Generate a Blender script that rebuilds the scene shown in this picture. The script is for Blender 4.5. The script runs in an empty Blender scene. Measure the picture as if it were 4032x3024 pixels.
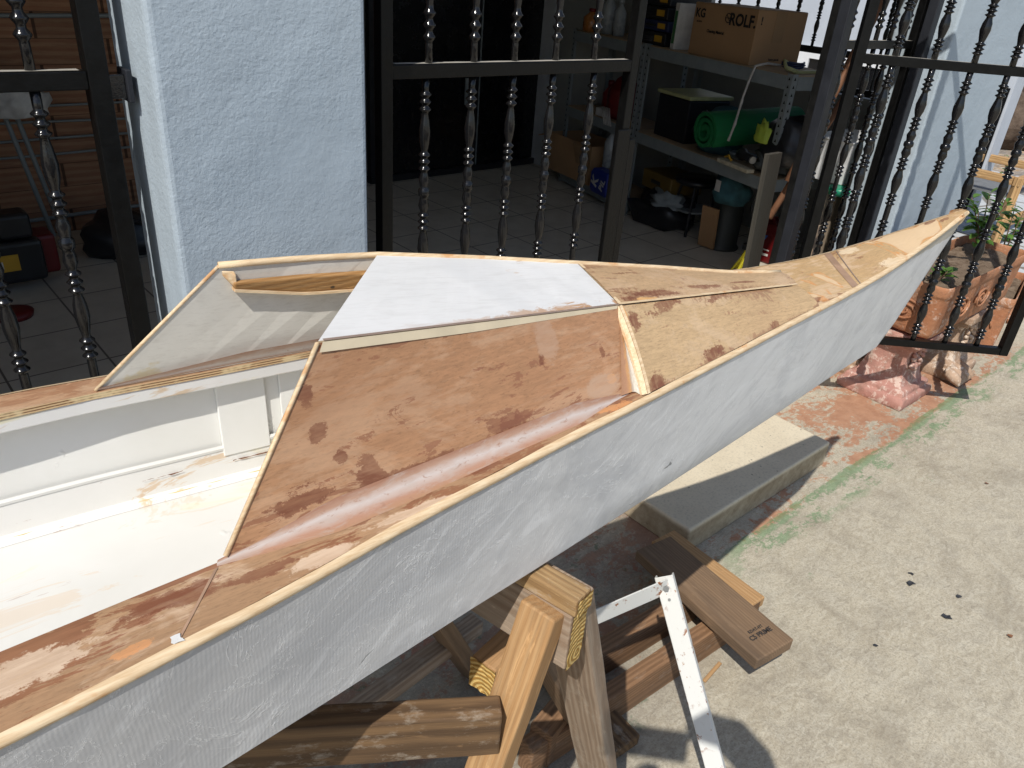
import bpy, bmesh, math, random
from mathutils import Vector, Matrix
R=math.radians
random.seed(7)
scn=bpy.context.scene
C=scn.collection
# ---------------------------------------------------------------- camera
cam=bpy.data.cameras.new('camera'); cam.sensor_width=36; cam.lens=27.03; cam.clip_start=0.05; cam.clip_end=500
co=bpy.data.objects.new('camera',cam); C.objects.link(co)
co.matrix_world=Matrix(((0.99634,-0.08549,0.0,0),(0.0411,0.47899,-0.87686,0),(0.07496,0.87365,0.48075,1.6),(0,0,0,1)))
scn.camera=co
scn.render.resolution_x=1024; scn.render.resolution_y=768
# ---------------------------------------------------------------- world and sun
SUN=Vector((-0.209,-0.584,0.784)).normalized()
w=bpy.data.worlds.new('World'); scn.world=w; w.use_nodes=True
nt=w.node_tree; nt.nodes.clear()
sky=nt.nodes.new('ShaderNodeTexSky'); sky.sky_type='NISHITA'; sky.sun_disc=False
sky.sun_elevation=math.asin(SUN.z); sky.sun_rotation=math.atan2(SUN.x,SUN.y)
bg=nt.nodes.new('ShaderNodeBackground'); bg.inputs[1].default_value=0.12
wo=nt.nodes.new('ShaderNodeOutputWorld'); nt.links.new(sky.outputs[0],bg.inputs[0]); nt.links.new(bg.outputs[0],wo.inputs[0])
sd=bpy.data.lights.new('sun','SUN'); sd.energy=4.15; sd.angle=R(0.5); sd.color=(1.0,0.955,0.88)
so=bpy.data.objects.new('sun',sd); C.objects.link(so); so.location=(-3,-6,10)
so.rotation_euler=(-SUN).to_track_quat('-Z','Y').to_euler()
scn.view_settings.view_transform='Standard'; scn.view_settings.look='None'; scn.view_settings.exposure=0.0; scn.view_settings.gamma=1
scn.view_settings.use_curve_mapping=False
# ---------------------------------------------------------------- frames
KA=R(41.0); KO=Vector((-0.485,0.512,0)); KZ=0.87
BA=R(43.5); BO=Vector((-0.35,1.756,0))
def W(u,v,z=0.0): return Vector((BO.x+u*math.cos(BA)-v*math.sin(BA), BO.y+u*math.sin(BA)+v*math.cos(BA), z))
# ---------------------------------------------------------------- object helpers
def thing(name,label,cat,loc=(0,0,0),rotz=0,group=None):
    o=bpy.data.objects.new(name,None); C.objects.link(o); o.location=loc; o.rotation_euler=(0,0,rotz)
    o.empty_display_size=0.05
    o['label']=label; o['category']=cat
    if group: o['group']=group
    return o
def tag(o,label,cat,group=None):
    o['label']=label; o['category']=cat
    if group: o['group']=group
    return o
def setuv(o,vals):
    uv=o.data.uv_layers.new(name='UVMap') if not o.data.uv_layers else o.data.uv_layers[0]
    for lp in o.data.loops: uv.data[lp.index].uv=vals[lp.vertex_index]
class MB:
    def __init__(s): s.v=[]; s.f=[]; s.m=[]
    def add(s,vs,fs,mi=0):
        b=len(s.v); s.v+= [tuple(v) for v in vs]
        for f in fs: s.f.append([b+i for i in f]); s.m.append(mi)
        return s
    def box(s,x0,x1,y0,y1,z0,z1,mi=0):
        vs=[(x,y,z) for z in (z0,z1) for y in (y0,y1) for x in (x0,x1)]
        return s.add(vs,[(0,2,3,1),(4,5,7,6),(0,1,5,4),(2,6,7,3),(0,4,6,2),(1,3,7,5)],mi)
    def hexa(s,b,t,mi=0):      # bottom quad and top quad, both counter-clockwise from above
        return s.add(list(b)+list(t),[(3,2,1,0),(4,5,6,7),(0,1,5,4),(1,2,6,5),(2,3,7,6),(3,0,4,7)],mi)
    def tube(s,pts,r,n=8,mi=0,cap=True):
        pts=[Vector(p) for p in pts]; rs=r if isinstance(r,(list,tuple)) else [r]*len(pts)
        base=len(s.v); prev=None
        for i,p in enumerate(pts):
            d=(pts[min(i+1,len(pts)-1)]-pts[max(i-1,0)]).normalized()
            a=Vector((0,0,1)) if abs(d.z)<0.9 else Vector((1,0,0))
            if prev is not None: a=prev
            x=(a-d*a.dot(d)).normalized(); prev=x; y=d.cross(x)
            for k in range(n):
                t=2*math.pi*k/n; q=p+(x*math.cos(t)+y*math.sin(t))*rs[i]; s.v.append(tuple(q))
        for i in range(len(pts)-1):
            for k in range(n):
                s.f.append([base+i*n+k,base+i*n+(k+1)%n,base+(i+1)*n+(k+1)%n,base+(i+1)*n+k]); s.m.append(mi)
        if cap:
            s.f.append([base+k for k in range(n)][::-1]); s.m.append(mi)
            s.f.append([base+(len(pts)-1)*n+k for k in range(n)]); s.m.append(mi)
        return s
    def lathe(s,prof,cx=0,cy=0,n=20,mi=0,cap=True):   # prof: (r,z)
        base=len(s.v)
        for r,z in prof:
            for k in range(n):
                t=2*math.pi*k/n; s.v.append((cx+r*math.cos(t),cy+r*math.sin(t),z))
        for i in range(len(prof)-1):
            for k in range(n):
                s.f.append([base+i*n+k,base+i*n+(k+1)%n,base+(i+1)*n+(k+1)%n,base+(i+1)*n+k]); s.m.append(mi)
        if cap:
            s.f.append([base+k for k in range(n)][::-1]); s.m.append(mi)
            s.f.append([base+(len(prof)-1)*n+k for k in range(n)]); s.m.append(mi)
        return s
    def grid(s,rows,mi=0,close=False):
        base=len(s.v); n=len(rows[0])
        for r in rows: s.v+= [tuple(p) for p in r]
        for i in range(len(rows)-1):
            for j in range(n if close else n-1):
                k=(j+1)%n
                s.f.append([base+i*n+j,base+i*n+k,base+(i+1)*n+k,base+(i+1)*n+j]); s.m.append(mi)
        return s
    def slab(s,A,B,th,mi=0,em=None):
        """solid sheet between polylines A and B (same length); th = offset vector to its underside; em = edge material"""
        th=Vector(th); A=[Vector(p) for p in A]; B=[Vector(p) for p in B]; n=len(A); em=mi if em is None else em
        b=len(s.v)
        for q in (A,B,[p+th for p in A],[p+th for p in B]): s.v+=[tuple(p) for p in q]
        for i in range(n-1):
            s.f.append([b+i,b+i+1,b+n+i+1,b+n+i]); s.m.append(mi)
            s.f.append([b+2*n+i,b+3*n+i,b+3*n+i+1,b+2*n+i+1]); s.m.append(mi)
            s.f.append([b+i,b+2*n+i,b+2*n+i+1,b+i+1]); s.m.append(em)
            s.f.append([b+n+i,b+n+i+1,b+3*n+i+1,b+3*n+i]); s.m.append(em)
        s.f.append([b,b+n,b+3*n,b+2*n]); s.m.append(em)
        s.f.append([b+n-1,b+3*n-1,b+4*n-1,b+2*n-1]); s.m.append(em)
        return s
    def build(s,name,mats,parent=None,smooth=False,bevel=0,seg=2,subsurf=0,loc=None,auto=None):
        me=bpy.data.meshes.new(name); me.from_pydata(s.v,[],s.f)
        if not isinstance(mats,(list,tuple)): mats=[mats]
        for m in mats: me.materials.append(m)
        me.polygons.foreach_set('material_index',s.m)
        bm=bmesh.new(); bm.from_mesh(me); bmesh.ops.recalc_face_normals(bm,faces=bm.faces); bm.to_mesh(me); bm.free()
        if smooth: me.polygons.foreach_set('use_smooth',[True]*len(me.polygons))
        me.update()
        o=bpy.data.objects.new(name,me); C.objects.link(o)
        if parent: o.parent=parent
        if loc is not None: o.location=loc
        if bevel:
            md=o.modifiers.new('bevel','BEVEL'); md.width=bevel; md.segments=seg; md.limit_method='ANGLE'; md.angle_limit=R(35)
        if subsurf:
            md=o.modifiers.new('sub','SUBSURF'); md.levels=subsurf; md.render_levels=subsurf
        return o
def frame(p0,p1,up):
    x=(p1-p0).normalized(); up=Vector(up); z=(up-x*up.dot(x)).normalized(); y=z.cross(x)
    c=(p0+p1)/2
    return Matrix(((x.x,y.x,z.x,c.x),(x.y,y.y,z.y,c.y),(x.z,y.z,z.z,c.z),(0,0,0,1)))
def pmat(e):
    return Matrix.Translation(e.location)@Matrix.Rotation(e.rotation_euler[2],4,'Z')
def plank(name,p0,p1,wd,th,m,parent=None,up=(0,0,1),bevel=0.0025,rough=0.0,cut=None):
    p0=Vector(p0); p1=Vector(p1); L=(p1-p0).length; h=L/2
    b=MB(); n=max(2,int(L/0.05)); rows=[]
    rnd=random.Random(int(L*1e5)+len(name))
    for i in range(n+1):
        x=-h+L*i/n; j=(lambda: rnd.uniform(-rough,rough))
        rows.append([(x,-wd/2+j(),-th/2+j()),(x,wd/2+j(),-th/2+j()),(x,wd/2+j(),th/2+j()),(x,-wd/2+j(),th/2+j())])
    b.grid(rows,close=True); b.f.append([0,1,2,3]); b.m.append(0); k=n*4; b.f.append([k,k+1,k+2,k+3]); b.m.append(0)
    o=b.build(name,m,parent,bevel=bevel)
    M=frame(p0,p1,up)
    if parent is not None: M=pmat(parent).inverted()@M
    o.matrix_local=M
    return o
# ---------------------------------------------------------------- material helpers
class G:
    def __init__(s,name,coord='Object',loc=(0,0,0),scale=(1,1,1),rot=(0,0,0)):
        s.m=bpy.data.materials.new(name); s.m.use_nodes=True; s.t=s.m.node_tree; s.t.nodes.clear()
        s.out=s.t.nodes.new('ShaderNodeOutputMaterial'); s.b=s.t.nodes.new('ShaderNodeBsdfPrincipled')
        s.t.links.new(s.b.outputs[0],s.out.inputs[0])
        s.tc=s.t.nodes.new('ShaderNodeTexCoord'); s.co=s.map(s.tc.outputs[coord],loc,scale,rot)
    def l(s,a,b):
        if isinstance(a,(int,float)): b.default_value=a
        elif isinstance(a,(tuple,list)): b.default_value=tuple(a)+((1,) if len(a)==3 and len(b.default_value)==4 else ())
        else: s.t.links.new(a,b)
    def map(s,v,loc=(0,0,0),scale=(1,1,1),rot=(0,0,0)):
        n=s.t.nodes.new('ShaderNodeMapping'); s.t.links.new(v,n.inputs[0])
        n.inputs[1].default_value=loc; n.inputs[2].default_value=rot; n.inputs[3].default_value=scale; return n.outputs[0]
    def noise(s,sc,det=4,rough=.55,dist=0,co=None,st=None,seed=(0,0,0)):
        n=s.t.nodes.new('ShaderNodeTexNoise'); c=co or s.co
        if st or seed!=(0,0,0): c=s.map(c,seed,st or (1,1,1))
        s.t.links.new(c,n.inputs['Vector']); n.inputs['Scale'].default_value=sc; n.inputs['Detail'].default_value=det
        n.inputs['Roughness'].default_value=rough; n.inputs['Distortion'].default_value=dist; return n.outputs[0]
    def vor(s,sc,feat='F1',co=None,st=None,out=0,rnd=1):
        n=s.t.nodes.new('ShaderNodeTexVoronoi'); n.feature=feat; c=co or s.co
        if st: c=s.map(c,(0,0,0),st)
        s.t.links.new(c,n.inputs['Vector']); n.inputs['Scale'].default_value=sc; n.inputs['Randomness'].default_value=rnd; return n.outputs[out]
    def wave(s,sc,kind='BANDS',dire='X',dist=0,ds=1,det=2,co=None,st=None,seed=(0,0,0)):
        n=s.t.nodes.new('ShaderNodeTexWave'); n.wave_type=kind
        if kind=='BANDS': n.bands_direction=dire
        else: n.rings_direction=dire
        c=co or s.co
        if st or seed!=(0,0,0): c=s.map(c,seed,st or (1,1,1))
        s.t.links.new(c,n.inputs['Vector']); n.inputs['Scale'].default_value=sc; n.inputs['Distortion'].default_value=dist
        n.inputs['Detail'].default_value=det; n.inputs['Detail Scale'].default_value=ds; return n.outputs[1]
    def ramp(s,v,stops,interp='LINEAR'):
        n=s.t.nodes.new('ShaderNodeValToRGB'); s.l(v,n.inputs[0]); e=n.color_ramp.elements; n.color_ramp.interpolation=interp
        while len(e)<len(stops): e.new(0.5)
        for i,(p,c) in enumerate(stops):
            e[i].position=p; e[i].color=(c,c,c,1) if isinstance(c,(int,float)) else tuple(c)+(1,)
        return n.outputs[0]
    def mix(s,f,a,b,mode='MIX'):
        n=s.t.nodes.new('ShaderNodeMix'); n.data_type='RGBA'; n.blend_type=mode
        s.l(f,n.inputs[0]); s.l(a,n.inputs[6]); s.l(b,n.inputs[7]); return n.outputs[2]
    def math(s,op,a,b=0.0,c=None,clamp=False):
        n=s.t.nodes.new('ShaderNodeMath'); n.operation=op; n.use_clamp=clamp; s.l(a,n.inputs[0]); s.l(b,n.inputs[1])
        if c is not None: s.l(c,n.inputs[2])
        return n.outputs[0]
    def xyz(s,co=None):
        n=s.t.nodes.new('ShaderNodeSeparateXYZ'); s.t.links.new(co or s.co,n.inputs[0]); return n.outputs
    def step(s,v,a,b,inv=False):
        n=s.t.nodes.new('ShaderNodeMapRange'); n.interpolation_type='SMOOTHSTEP'; s.l(v,n.inputs[0])
        n.inputs[1].default_value=a; n.inputs[2].default_value=b; n.inputs[3].default_value=1 if inv else 0; n.inputs[4].default_value=0 if inv else 1
        return n.outputs[0]
    def bump(s,h,strength=.3,dist=.01,prev=None):
        n=s.t.nodes.new('ShaderNodeBump'); n.inputs['Strength'].default_value=strength; n.inputs['Distance'].default_value=dist
        s.l(h,n.inputs['Height'])
        if prev is not None: s.t.links.new(prev,n.inputs['Normal'])
        return n.outputs[0]
    def fin(s,col,rough=.6,spec=.5,metal=0,bump=None,**k):
        s.l(col,s.b.inputs['Base Color']); s.l(rough,s.b.inputs['Roughness']); s.b.inputs['Specular IOR Level'].default_value=spec
        s.b.inputs['Metallic'].default_value=metal
        if bump is not None: s.t.links.new(bump,s.b.inputs['Normal'])
        for a,v in k.items(): s.l(v,s.b.inputs[a.replace('_',' ')])
        return s.m
def plain(name,c,rough=.6,var=.25,sc=14,bumpv=.15,metal=0,spec=.5,dirt=None,bs=90):
    g=G(name); n=g.noise(sc,5,.6); c2=tuple(x*(1-var) for x in c); c1=tuple(min(1,x*(1+var*.6)) for x in c)
    col=g.mix(g.ramp(n,[(.3,0),(.7,1)]),c2,c1)
    if dirt: col=g.mix(g.ramp(g.noise(sc*2.3,6,.7,seed=(5,1,2)),[(.56,0),(.68,1)]),col,dirt)
    return g.fin(col,g.ramp(n,[(.3,max(0,rough-.08)),(.7,min(1,rough+.08))]),spec,metal,g.bump(g.noise(bs,3,.6),bumpv,.002))
def lumber(name,c1,c2,ring=42,stain=(.06,.045,.035),amt=.5,off=(0,.06,.03),knots=True,st=.08,dirty=0.0,rough=.75):
    g=G(name); 
    co=g.map(g.co,off,(st,1,1))
    w0=g.wave(ring*1.4,'RINGS','X',dist=3.2,ds=2.5,det=4,co=co); w1=g.math('ADD',g.math('MULTIPLY',w0,.55),g.math('MULTIPLY',g.noise(1,5,.65,.6,st=(4,70,70),seed=(3,6,2)),.45))
    fine=g.noise(1,4,.6,st=(10,420,420)); 
    col=g.mix(g.ramp(w1,[(.2,0),(.5,.5),(.8,.85)]),c1,c2)
    col=g.mix(g.math('MULTIPLY',g.ramp(fine,[(.42,0),(.75,1)]),.35),col,stain)
    big=g.noise(5,5,.6,st=(.6,1.5,1.5),seed=(3,1,7))
    col=g.mix(g.math('MULTIPLY',g.ramp(big,[(.45,0),(.7,1)]),amt),col,stain)
    if knots:
        k=g.vor(3.2,st=(1,2.2,2.2)); col=g.mix(g.ramp(k,[(.03,1),(.075,0)]),col,(.09,.045,.02))
    if dirty: col=g.mix(g.ramp(g.noise(28,6,.75,st=(.5,1,1)),[(.55,0),(.66,dirty)]),col,(.55,.5,.42))
    nl=g.vor(9,st=(1,1.6,1.6)); col=g.mix(g.ramp(nl,[(.022,.85),(.034,0)]),col,(.03,.025,.02)); sc=g.noise(1,5,.75,.5,st=(9,60,60),seed=(7,2,2)); col=g.mix(g.math('MULTIPLY',g.ramp(sc,[(.60,0),(.68,1)]),.35),col,tuple(min(1,x*1.7) for x in c1))
    b=g.bump(g.math('ADD',g.math('MULTIPLY',w1,.5),fine),.35,.002)
    return g.fin(col,rough,.3,0,b)
LIGHT_LUM=((.50,.31,.14),(.30,.15,.055))
M={}
M['pine']=lumber('fresh pine',(.56,.36,.17),(.36,.20,.08),ring=34,amt=.3)
M['pine_orange']=lumber('orange pine',(.50,.31,.15),(.42,.235,.10),ring=22,amt=.25,off=(0,.1,.02))
M['pine_grey']=lumber('weathered pine',(.40,.31,.23),(.26,.18,.12),ring=26,amt=.35,stain=(.12,.10,.085),dirty=.25)
M['board_dark']=lumber('dark weathered board',(.20,.12,.06),(.085,.05,.027),ring=17,amt=.45,stain=(.045,.032,.022),dirty=.35,off=(0,.09,.05),st=.12)
M['board_brown']=lumber('treated brown board',(.25,.165,.10),(.19,.12,.07),ring=30,amt=.6,stain=(.055,.045,.038))
M['sleeper']=lumber('reddish brown sleeper',(.30,.17,.09),(.17,.09,.045),ring=28,amt=.55,stain=(.08,.055,.04),dirty=.15)
M['charred']=lumber('dark smoky plank',(.058,.055,.046),(.042,.04,.033),ring=30,amt=.5,knots=False)
M['plank_raw']=lumber('grey planks leaning',(.33,.27,.2),(.22,.17,.12),ring=30,amt=.5)
# cut end of southern pine with bright rings
def endgrain(name,c1,c2,ring,off):
    g=G(name); co=g.map(g.co,off,(.05,1,1)); w1=g.wave(ring,'RINGS','X',dist=.35,ds=5,det=2,co=co)
    n=g.noise(260,2,.6); col=g.mix(g.ramp(w1,[(.35,0),(.62,1)]),c1,c2); col=g.mix(g.math('MULTIPLY',g.ramp(n,[(.5,0),(.8,1)]),.3),col,(.7,.52,.25))
    return g.fin(col,.85,.2,0,g.bump(g.math('ADD',w1,n),.5,.002))
M['end1']=endgrain('yellow end grain',(.66,.47,.18),(.36,.20,.05),40,(0,.006,.030))
# ---- kayak materials (object coordinates = kayak frame: x along the boat)
def sapele(name,c1,c2,stain=(.20,.085,.045),pale=(.60,.42,.28),amt=.55,lo=.56,hi=.60,paleamt=.5,seed=(0,0,0),orange=0.0,spots=(),rough=.66,edges=None,cross=False,ax=2):
    g=G(name,loc=seed); UV=g.xyz(g.tc.outputs['UV']); uvv=g.tc.outputs['UV']
    fine=g.noise(1,4,.7,st=(42,340,340)); spk=g.noise(1,2,.7,st=(120,420,420),seed=(4,4,4)); vein=g.noise(1,4,.6,.5,st=(7,95,95),seed=(8,1,3))
    big=g.noise(3.2,4,.55,st=(.7,1.3,1.3),seed=(1,8,2))
    col=g.mix(g.ramp(big,[(.32,0),(.66,1)]),c1,c2)
    col=g.mix(g.math('MULTIPLY',g.ramp(vein,[(.40,0),(.66,1)]),.30),col,tuple(x*.62 for x in c1))
    col=g.mix(g.math('MULTIPLY',g.ramp(fine,[(.42,0),(.62,1)]),.42),col,tuple(x*.55 for x in c1))
    col=g.mix(g.math('MULTIPLY',g.ramp(spk,[(.56,0),(.68,1)]),.45),col,tuple(x*.45 for x in c1))
    brush=g.noise(1,3,.65,st=(16,150,150),seed=(2,7,1))
    if cross: brush=g.noise(1,3,.7,co=uvv,st=(95,3.0,1),seed=(2,7,1))
    br=g.math('SUBTRACT',brush,.5)
    pm=g.noise(9,8,.68,.8,st=(.55,1.3,1.3),seed=(9,2,5))
    pmk=g.math('MULTIPLY',g.ramp(g.math('ADD',pm,g.math('MULTIPLY',br,.30)),[(.50,0),(.59,1)]),paleamt)
    col=g.mix(pmk,col,pale)
    reg=g.noise(4.2,3,.5,.4,seed=(5,9,1))
    sm=g.noise(24,9,.74,.8,st=(.42,1.25,1.25),seed=(3,3,9))
    sb=g.math('ADD',g.math('ADD',sm,g.math('MULTIPLY',g.math('SUBTRACT',reg,.5),.34)),g.math('MULTIPLY',br,.42))
    if edges:
        w0,w1,kk=edges; e=None
        for wv,dd in ((w0,UV[1]),(w1,g.math('SUBTRACT',1,UV[1]))):
            if wv: q=g.math('SUBTRACT',1,g.math('DIVIDE',dd,wv),clamp=True); e=q if e is None else g.math('MAXIMUM',e,q)
        sb=g.math('ADD',sb,g.math('MULTIPLY',e,kk))
    smk=g.math('MULTIPLY',g.ramp(sb,[(lo,0),(lo+(hi-lo)*.45,1)]),amt)
    col=g.mix(smk,col,g.mix(g.ramp(brush,[(.35,0),(.65,1)]),stain,tuple(min(1,x*1.45) for x in stain)))
    wash=g.math('MULTIPLY',g.ramp(g.math('ADD',reg,g.math('MULTIPLY',br,.2)),[(.50,0),(.66,1)]),amt*.45); col=g.mix(wash,col,tuple(.6*a+.4*b_ for a,b_ in zip(c2,stain)))
    if orange:
        on=g.noise(4.5,5,.55,.8,seed=(2,2,2)); ring=g.ramp(on,[(.565,0),(.578,1),(.592,0)]); inn=g.ramp(on,[(.578,0),(.60,1)])
        col=g.mix(g.math('MULTIPLY',inn,.75),col,(.72,.53,.33)); col=g.mix(g.math('MULTIPLY',ring,orange),col,(.62,.27,.08))
    X=g.xyz()
    for sp in spots:   # stains with a place of their own
        x=sp[0]; z=sp[1] if len(sp)==6 else sp[2]; rx,rz,cc,ed=sp[-4:]
        dx=g.math('DIVIDE',g.math('SUBTRACT',X[0],x+seed[0]),rx); dz=g.math('DIVIDE',g.math('SUBTRACT',X[ax],z+seed[ax]),rz)
        d=g.math('SQRT',g.math('ADD',g.math('MULTIPLY',dx,dx),g.math('MULTIPLY',dz,dz)))
        d=g.math('ADD',d,g.math('ADD',g.math('MULTIPLY',g.math('SUBTRACT',g.noise(85,8,.78,st=(.6,1,1),seed=(x*9,1,z)),.5),ed*2.6),g.math('MULTIPLY',br,ed*.8)))
        col=g.mix(g.math('MULTIPLY',g.step(d,.72,.95,True),g.math('ADD',.55,g.math('MULTIPLY',g.ramp(g.math('ADD',g.math('MULTIPLY',sm,.5),g.math('MULTIPLY',brush,.5)),[(.40,0),(.58,1)]),.42))),col,cc)
    r=g.ramp(smk,[(0,rough),(.5,rough-.28)])
    return g.fin(col,r,.45,0,g.bump(g.math('ADD',fine,g.math('MULTIPLY',smk,-.6)),.12,.0012))
DK=(.20,.075,.04)
M['ply_near']=sapele('mahogany plywood near panel',(.50,.275,0.145),(.42,.215,0.110),amt=.8,paleamt=.4,pale=(.60,.40,.26),lo=.60,hi=.66,
   spots=[(.70,0,.272,.010,.006,(.72,.32,.10),.9),(.738,0,.275,.006,.010,(.72,.32,.10),.9),(.288,0,.366,.009,.011,DK,1.5),(.293,0,.327,.010,.010,DK,1.5),(.338,0,.272,.016,.020,DK,1.7),(.70,0,.30,.005,.008,DK,1.5),(.593,0,.315,.006,.008,DK,1.5),
          (.61,0,.335,.022,.028,(.46,.29,.19),.6),(.26,0,.274,.03,.012,DK,1.7),(.40,0,.262,.05,.006,(.22,.085,.045),1.7),(.53,0,.268,.03,.008,(.23,.09,.05),1.8),(.68,0,.268,.035,.014,(.47,.31,.21),.5),(.31,0,.30,.008,.007,DK,1.5)],edges=(.30,.07,.085))
M['ply_deck']=sapele('sanded side deck plywood',(.44,.27,0.150),(.40,.23,0.119),amt=.85,paleamt=.7,pale=(.62,.45,.31),lo=.50,hi=.57,seed=(.37,.2,.1),edges=(.0,.55,.06),ax=1,spots=[(.13,-.187,.05,.012,DK,1.2),(.205,-.198,.03,.010,DK,1.5),(.31,-.180,.03,.006,DK,1.5),(.255,-.207,.035,.012,(.66,.50,.36),1.0),(.36,-.196,.045,.007,(.66,.50,.36),1.2),(.47,-.176,.03,.005,DK,1.4),(.02,-.20,.05,.02,(.66,.50,.36),1.0),(.090,-.222,.014,.006,(.66,.30,.12),1.6),(.68,-.158,.03,.006,(.66,.30,.12),1.8)])
M['ply_deck_far']=sapele('far side deck plywood',(.50,.31,.19),(.42,.24,.13),amt=.5,paleamt=.5,pale=(.62,.45,.3),seed=(1.4,.2,.1))
M['ply_fore']=sapele('forward panel plywood',(.56,.38,0.207),(.58,.41,0.229),amt=.6,paleamt=.45,pale=(.60,.44,.29),lo=.62,hi=.68,seed=(2.2,.4,.3),edges=(.14,.26,.15),cross=True,spots=[(.765,0,.259,.018,.012,DK,1.1),(.905,0,.258,.028,.009,DK,1.5),(1.087,0,.2545,.018,.004,DK,1.0),(.775,0,.318,.012,.010,DK,1.3),(.87,0,.318,.05,.006,DK,1.8),(1.0,0,.30,.04,.004,DK,1.8),(.765,0,.33,.006,.010,(.72,.32,.10),.8)])
M['ply_top']=sapele('top panel plywood',(.58,.40,0.229),(.54,.35,0.194),amt=.65,paleamt=.4,pale=(.64,.47,.32),lo=.59,hi=.65,seed=(3.1,.9,.6),edges=(.30,.16,.12),cross=True,ax=1,spots=[(.86,-.042,.06,.010,DK,1.4),(1.0,-.030,.05,.007,DK,1.5),(1.12,-.022,.04,.004,DK,1.2),(.80,-.055,.02,.010,DK,1.1),(.83,-.055,.03,.004,(.74,.42,.16),1.0)])
M['ply_bow']=sapele('bow deck plywood',(.60,.41,0.211),(.56,.36,0.176),amt=.7,paleamt=.6,pale=(.70,.52,.35),lo=.64,hi=.67,seed=(4.3,.5,.2),orange=.8,edges=(.2,.2,.08),ax=1,spots=[(1.245,-.080,.035,.010,DK,1.2),(1.885,.024,.030,.010,DK,1.1),(1.925,.008,.022,.006,DK,1.1),(1.70,.046,.030,.006,DK,1.0),(1.60,-.045,.05,.014,(.78,.62,.42),.9),(1.58,.04,.04,.016,(.78,.62,.42),.9),(1.50,-.07,.03,.005,(.68,.32,.11),1.2)])
def edgewood():
    g=G('pale ply edge'); f=g.noise(1,3,.6,st=(30,300,300)); c=g.mix(g.ramp(f,[(.35,0),(.65,1)]),(.62,.44,.255),(.78,.62,.41))
    c=g.mix(g.ramp(g.noise(14,4,.7),[(.58,0),(.66,.7)]),c,(.58,.27,.09)); 
    return g.fin(c,.6,.4,0,g.bump(f,.2,.001))
M['edge']=edgewood()
def lam():
    g=G('laminated ply edge'); w1=g.wave(95,'BANDS','Z',dist=.5,ds=3); c=g.mix(g.ramp(w1,[(.4,0),(.6,1)]),(.22,.11,.05),(.62,.45,.25))
    c=g.mix(g.ramp(g.noise(18,4,.7),[(.5,0),(.6,.8)]),c,(.7,.56,.33)); return g.fin(c,.6,.4)
M['lam']=lam()
def glass():
    g=G('primed glass cloth'); X=g.xyz()
    n1=g.noise(3.0,5,.55,.6,st=(1,1,1.6)); n2=g.noise(7,6,.7,2.2,st=(.7,1,1.6),seed=(3,2,1))
    dia=g.map(g.co,(0,0,0),(1,1,1),(0,R(32),0)); st=g.noise(1,6,.7,2.6,co=dia,st=(6,22,22),seed=(1,5,2))
    base=g.mix(g.ramp(n1,[(.3,0),(.7,1)]),(.46,.465,.475),(.57,.575,.58))
    base=g.mix(g.math('MULTIPLY',g.ramp(n2,[(.46,0),(.62,1)]),.45),base,(.64,.645,.65))
    fw=g.step(X[0],.2,1.3); base=g.mix(g.math('MULTIPLY',fw,.8),base,(.80,.81,.81))
    base=g.mix(g.math('MULTIPLY',g.ramp(st,[(.54,0),(.63,1)]),.45),base,(.80,.81,.82))
    base=g.mix(g.math('MULTIPLY',g.ramp(st,[(.36,1),(.47,0)]),.28),base,(.42,.43,.445)); sm_=g.noise(3.4,6,.62,1.6,st=(.8,1,1.4),seed=(8,8,1)); base=g.mix(g.math('MULTIPLY',g.ramp(sm_,[(.44,0),(.62,1)]),.42),base,(.41,.425,.45))
    cr=g.noise(5,5,.6,3.5,seed=(7,7,7)); crk=g.ramp(cr,[(.493,0),(.5,1),(.507,0)]); base=g.mix(g.math('MULTIPLY',crk,.5),base,(.86,.87,.87))
    # brown translucent top margin where the cloth ends under the deck edge
    d=g.math('ADD',X[2],g.math('MULTIPLY',g.math('SUBTRACT',g.noise(24,4,.7,seed=(1,1,3)),.5),.02))
    base=g.mix(g.math('MULTIPLY',g.step(d,.238,.244),.7),base,(.40,.36,.27))
    sc=g.noise(38,3,.6,1,st=(.35,1,1.6),seed=(9,4,4)); base=g.mix(g.ramp(sc,[(.745,0),(.755,.8)]),base,(.16,.17,.17))
    wv=g.wave(84,'BANDS','X',dist=9,ds=.22,det=3); wh=g.wave(84,'BANDS','Z',dist=9,ds=.22,det=3)
    fade=g.math('MULTIPLY',g.step(X[0],.25,1.0,True),g.ramp(n2,[(.35,.35),(.6,1)]))
    hh=g.math('MULTIPLY',g.math('ADD',wv,g.math('MULTIPLY',wh,.4)),fade)
    b=g.bump(hh,.13,.0006); b=g.bump(g.math('ADD',crk,st),.25,.002,b); b=g.bump(n1,.35,.012,b)
    return g.fin(base,g.ramp(n2,[(.3,.5),(.7,.62)]),.35,0,b)
M['glass']=glass()
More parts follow.
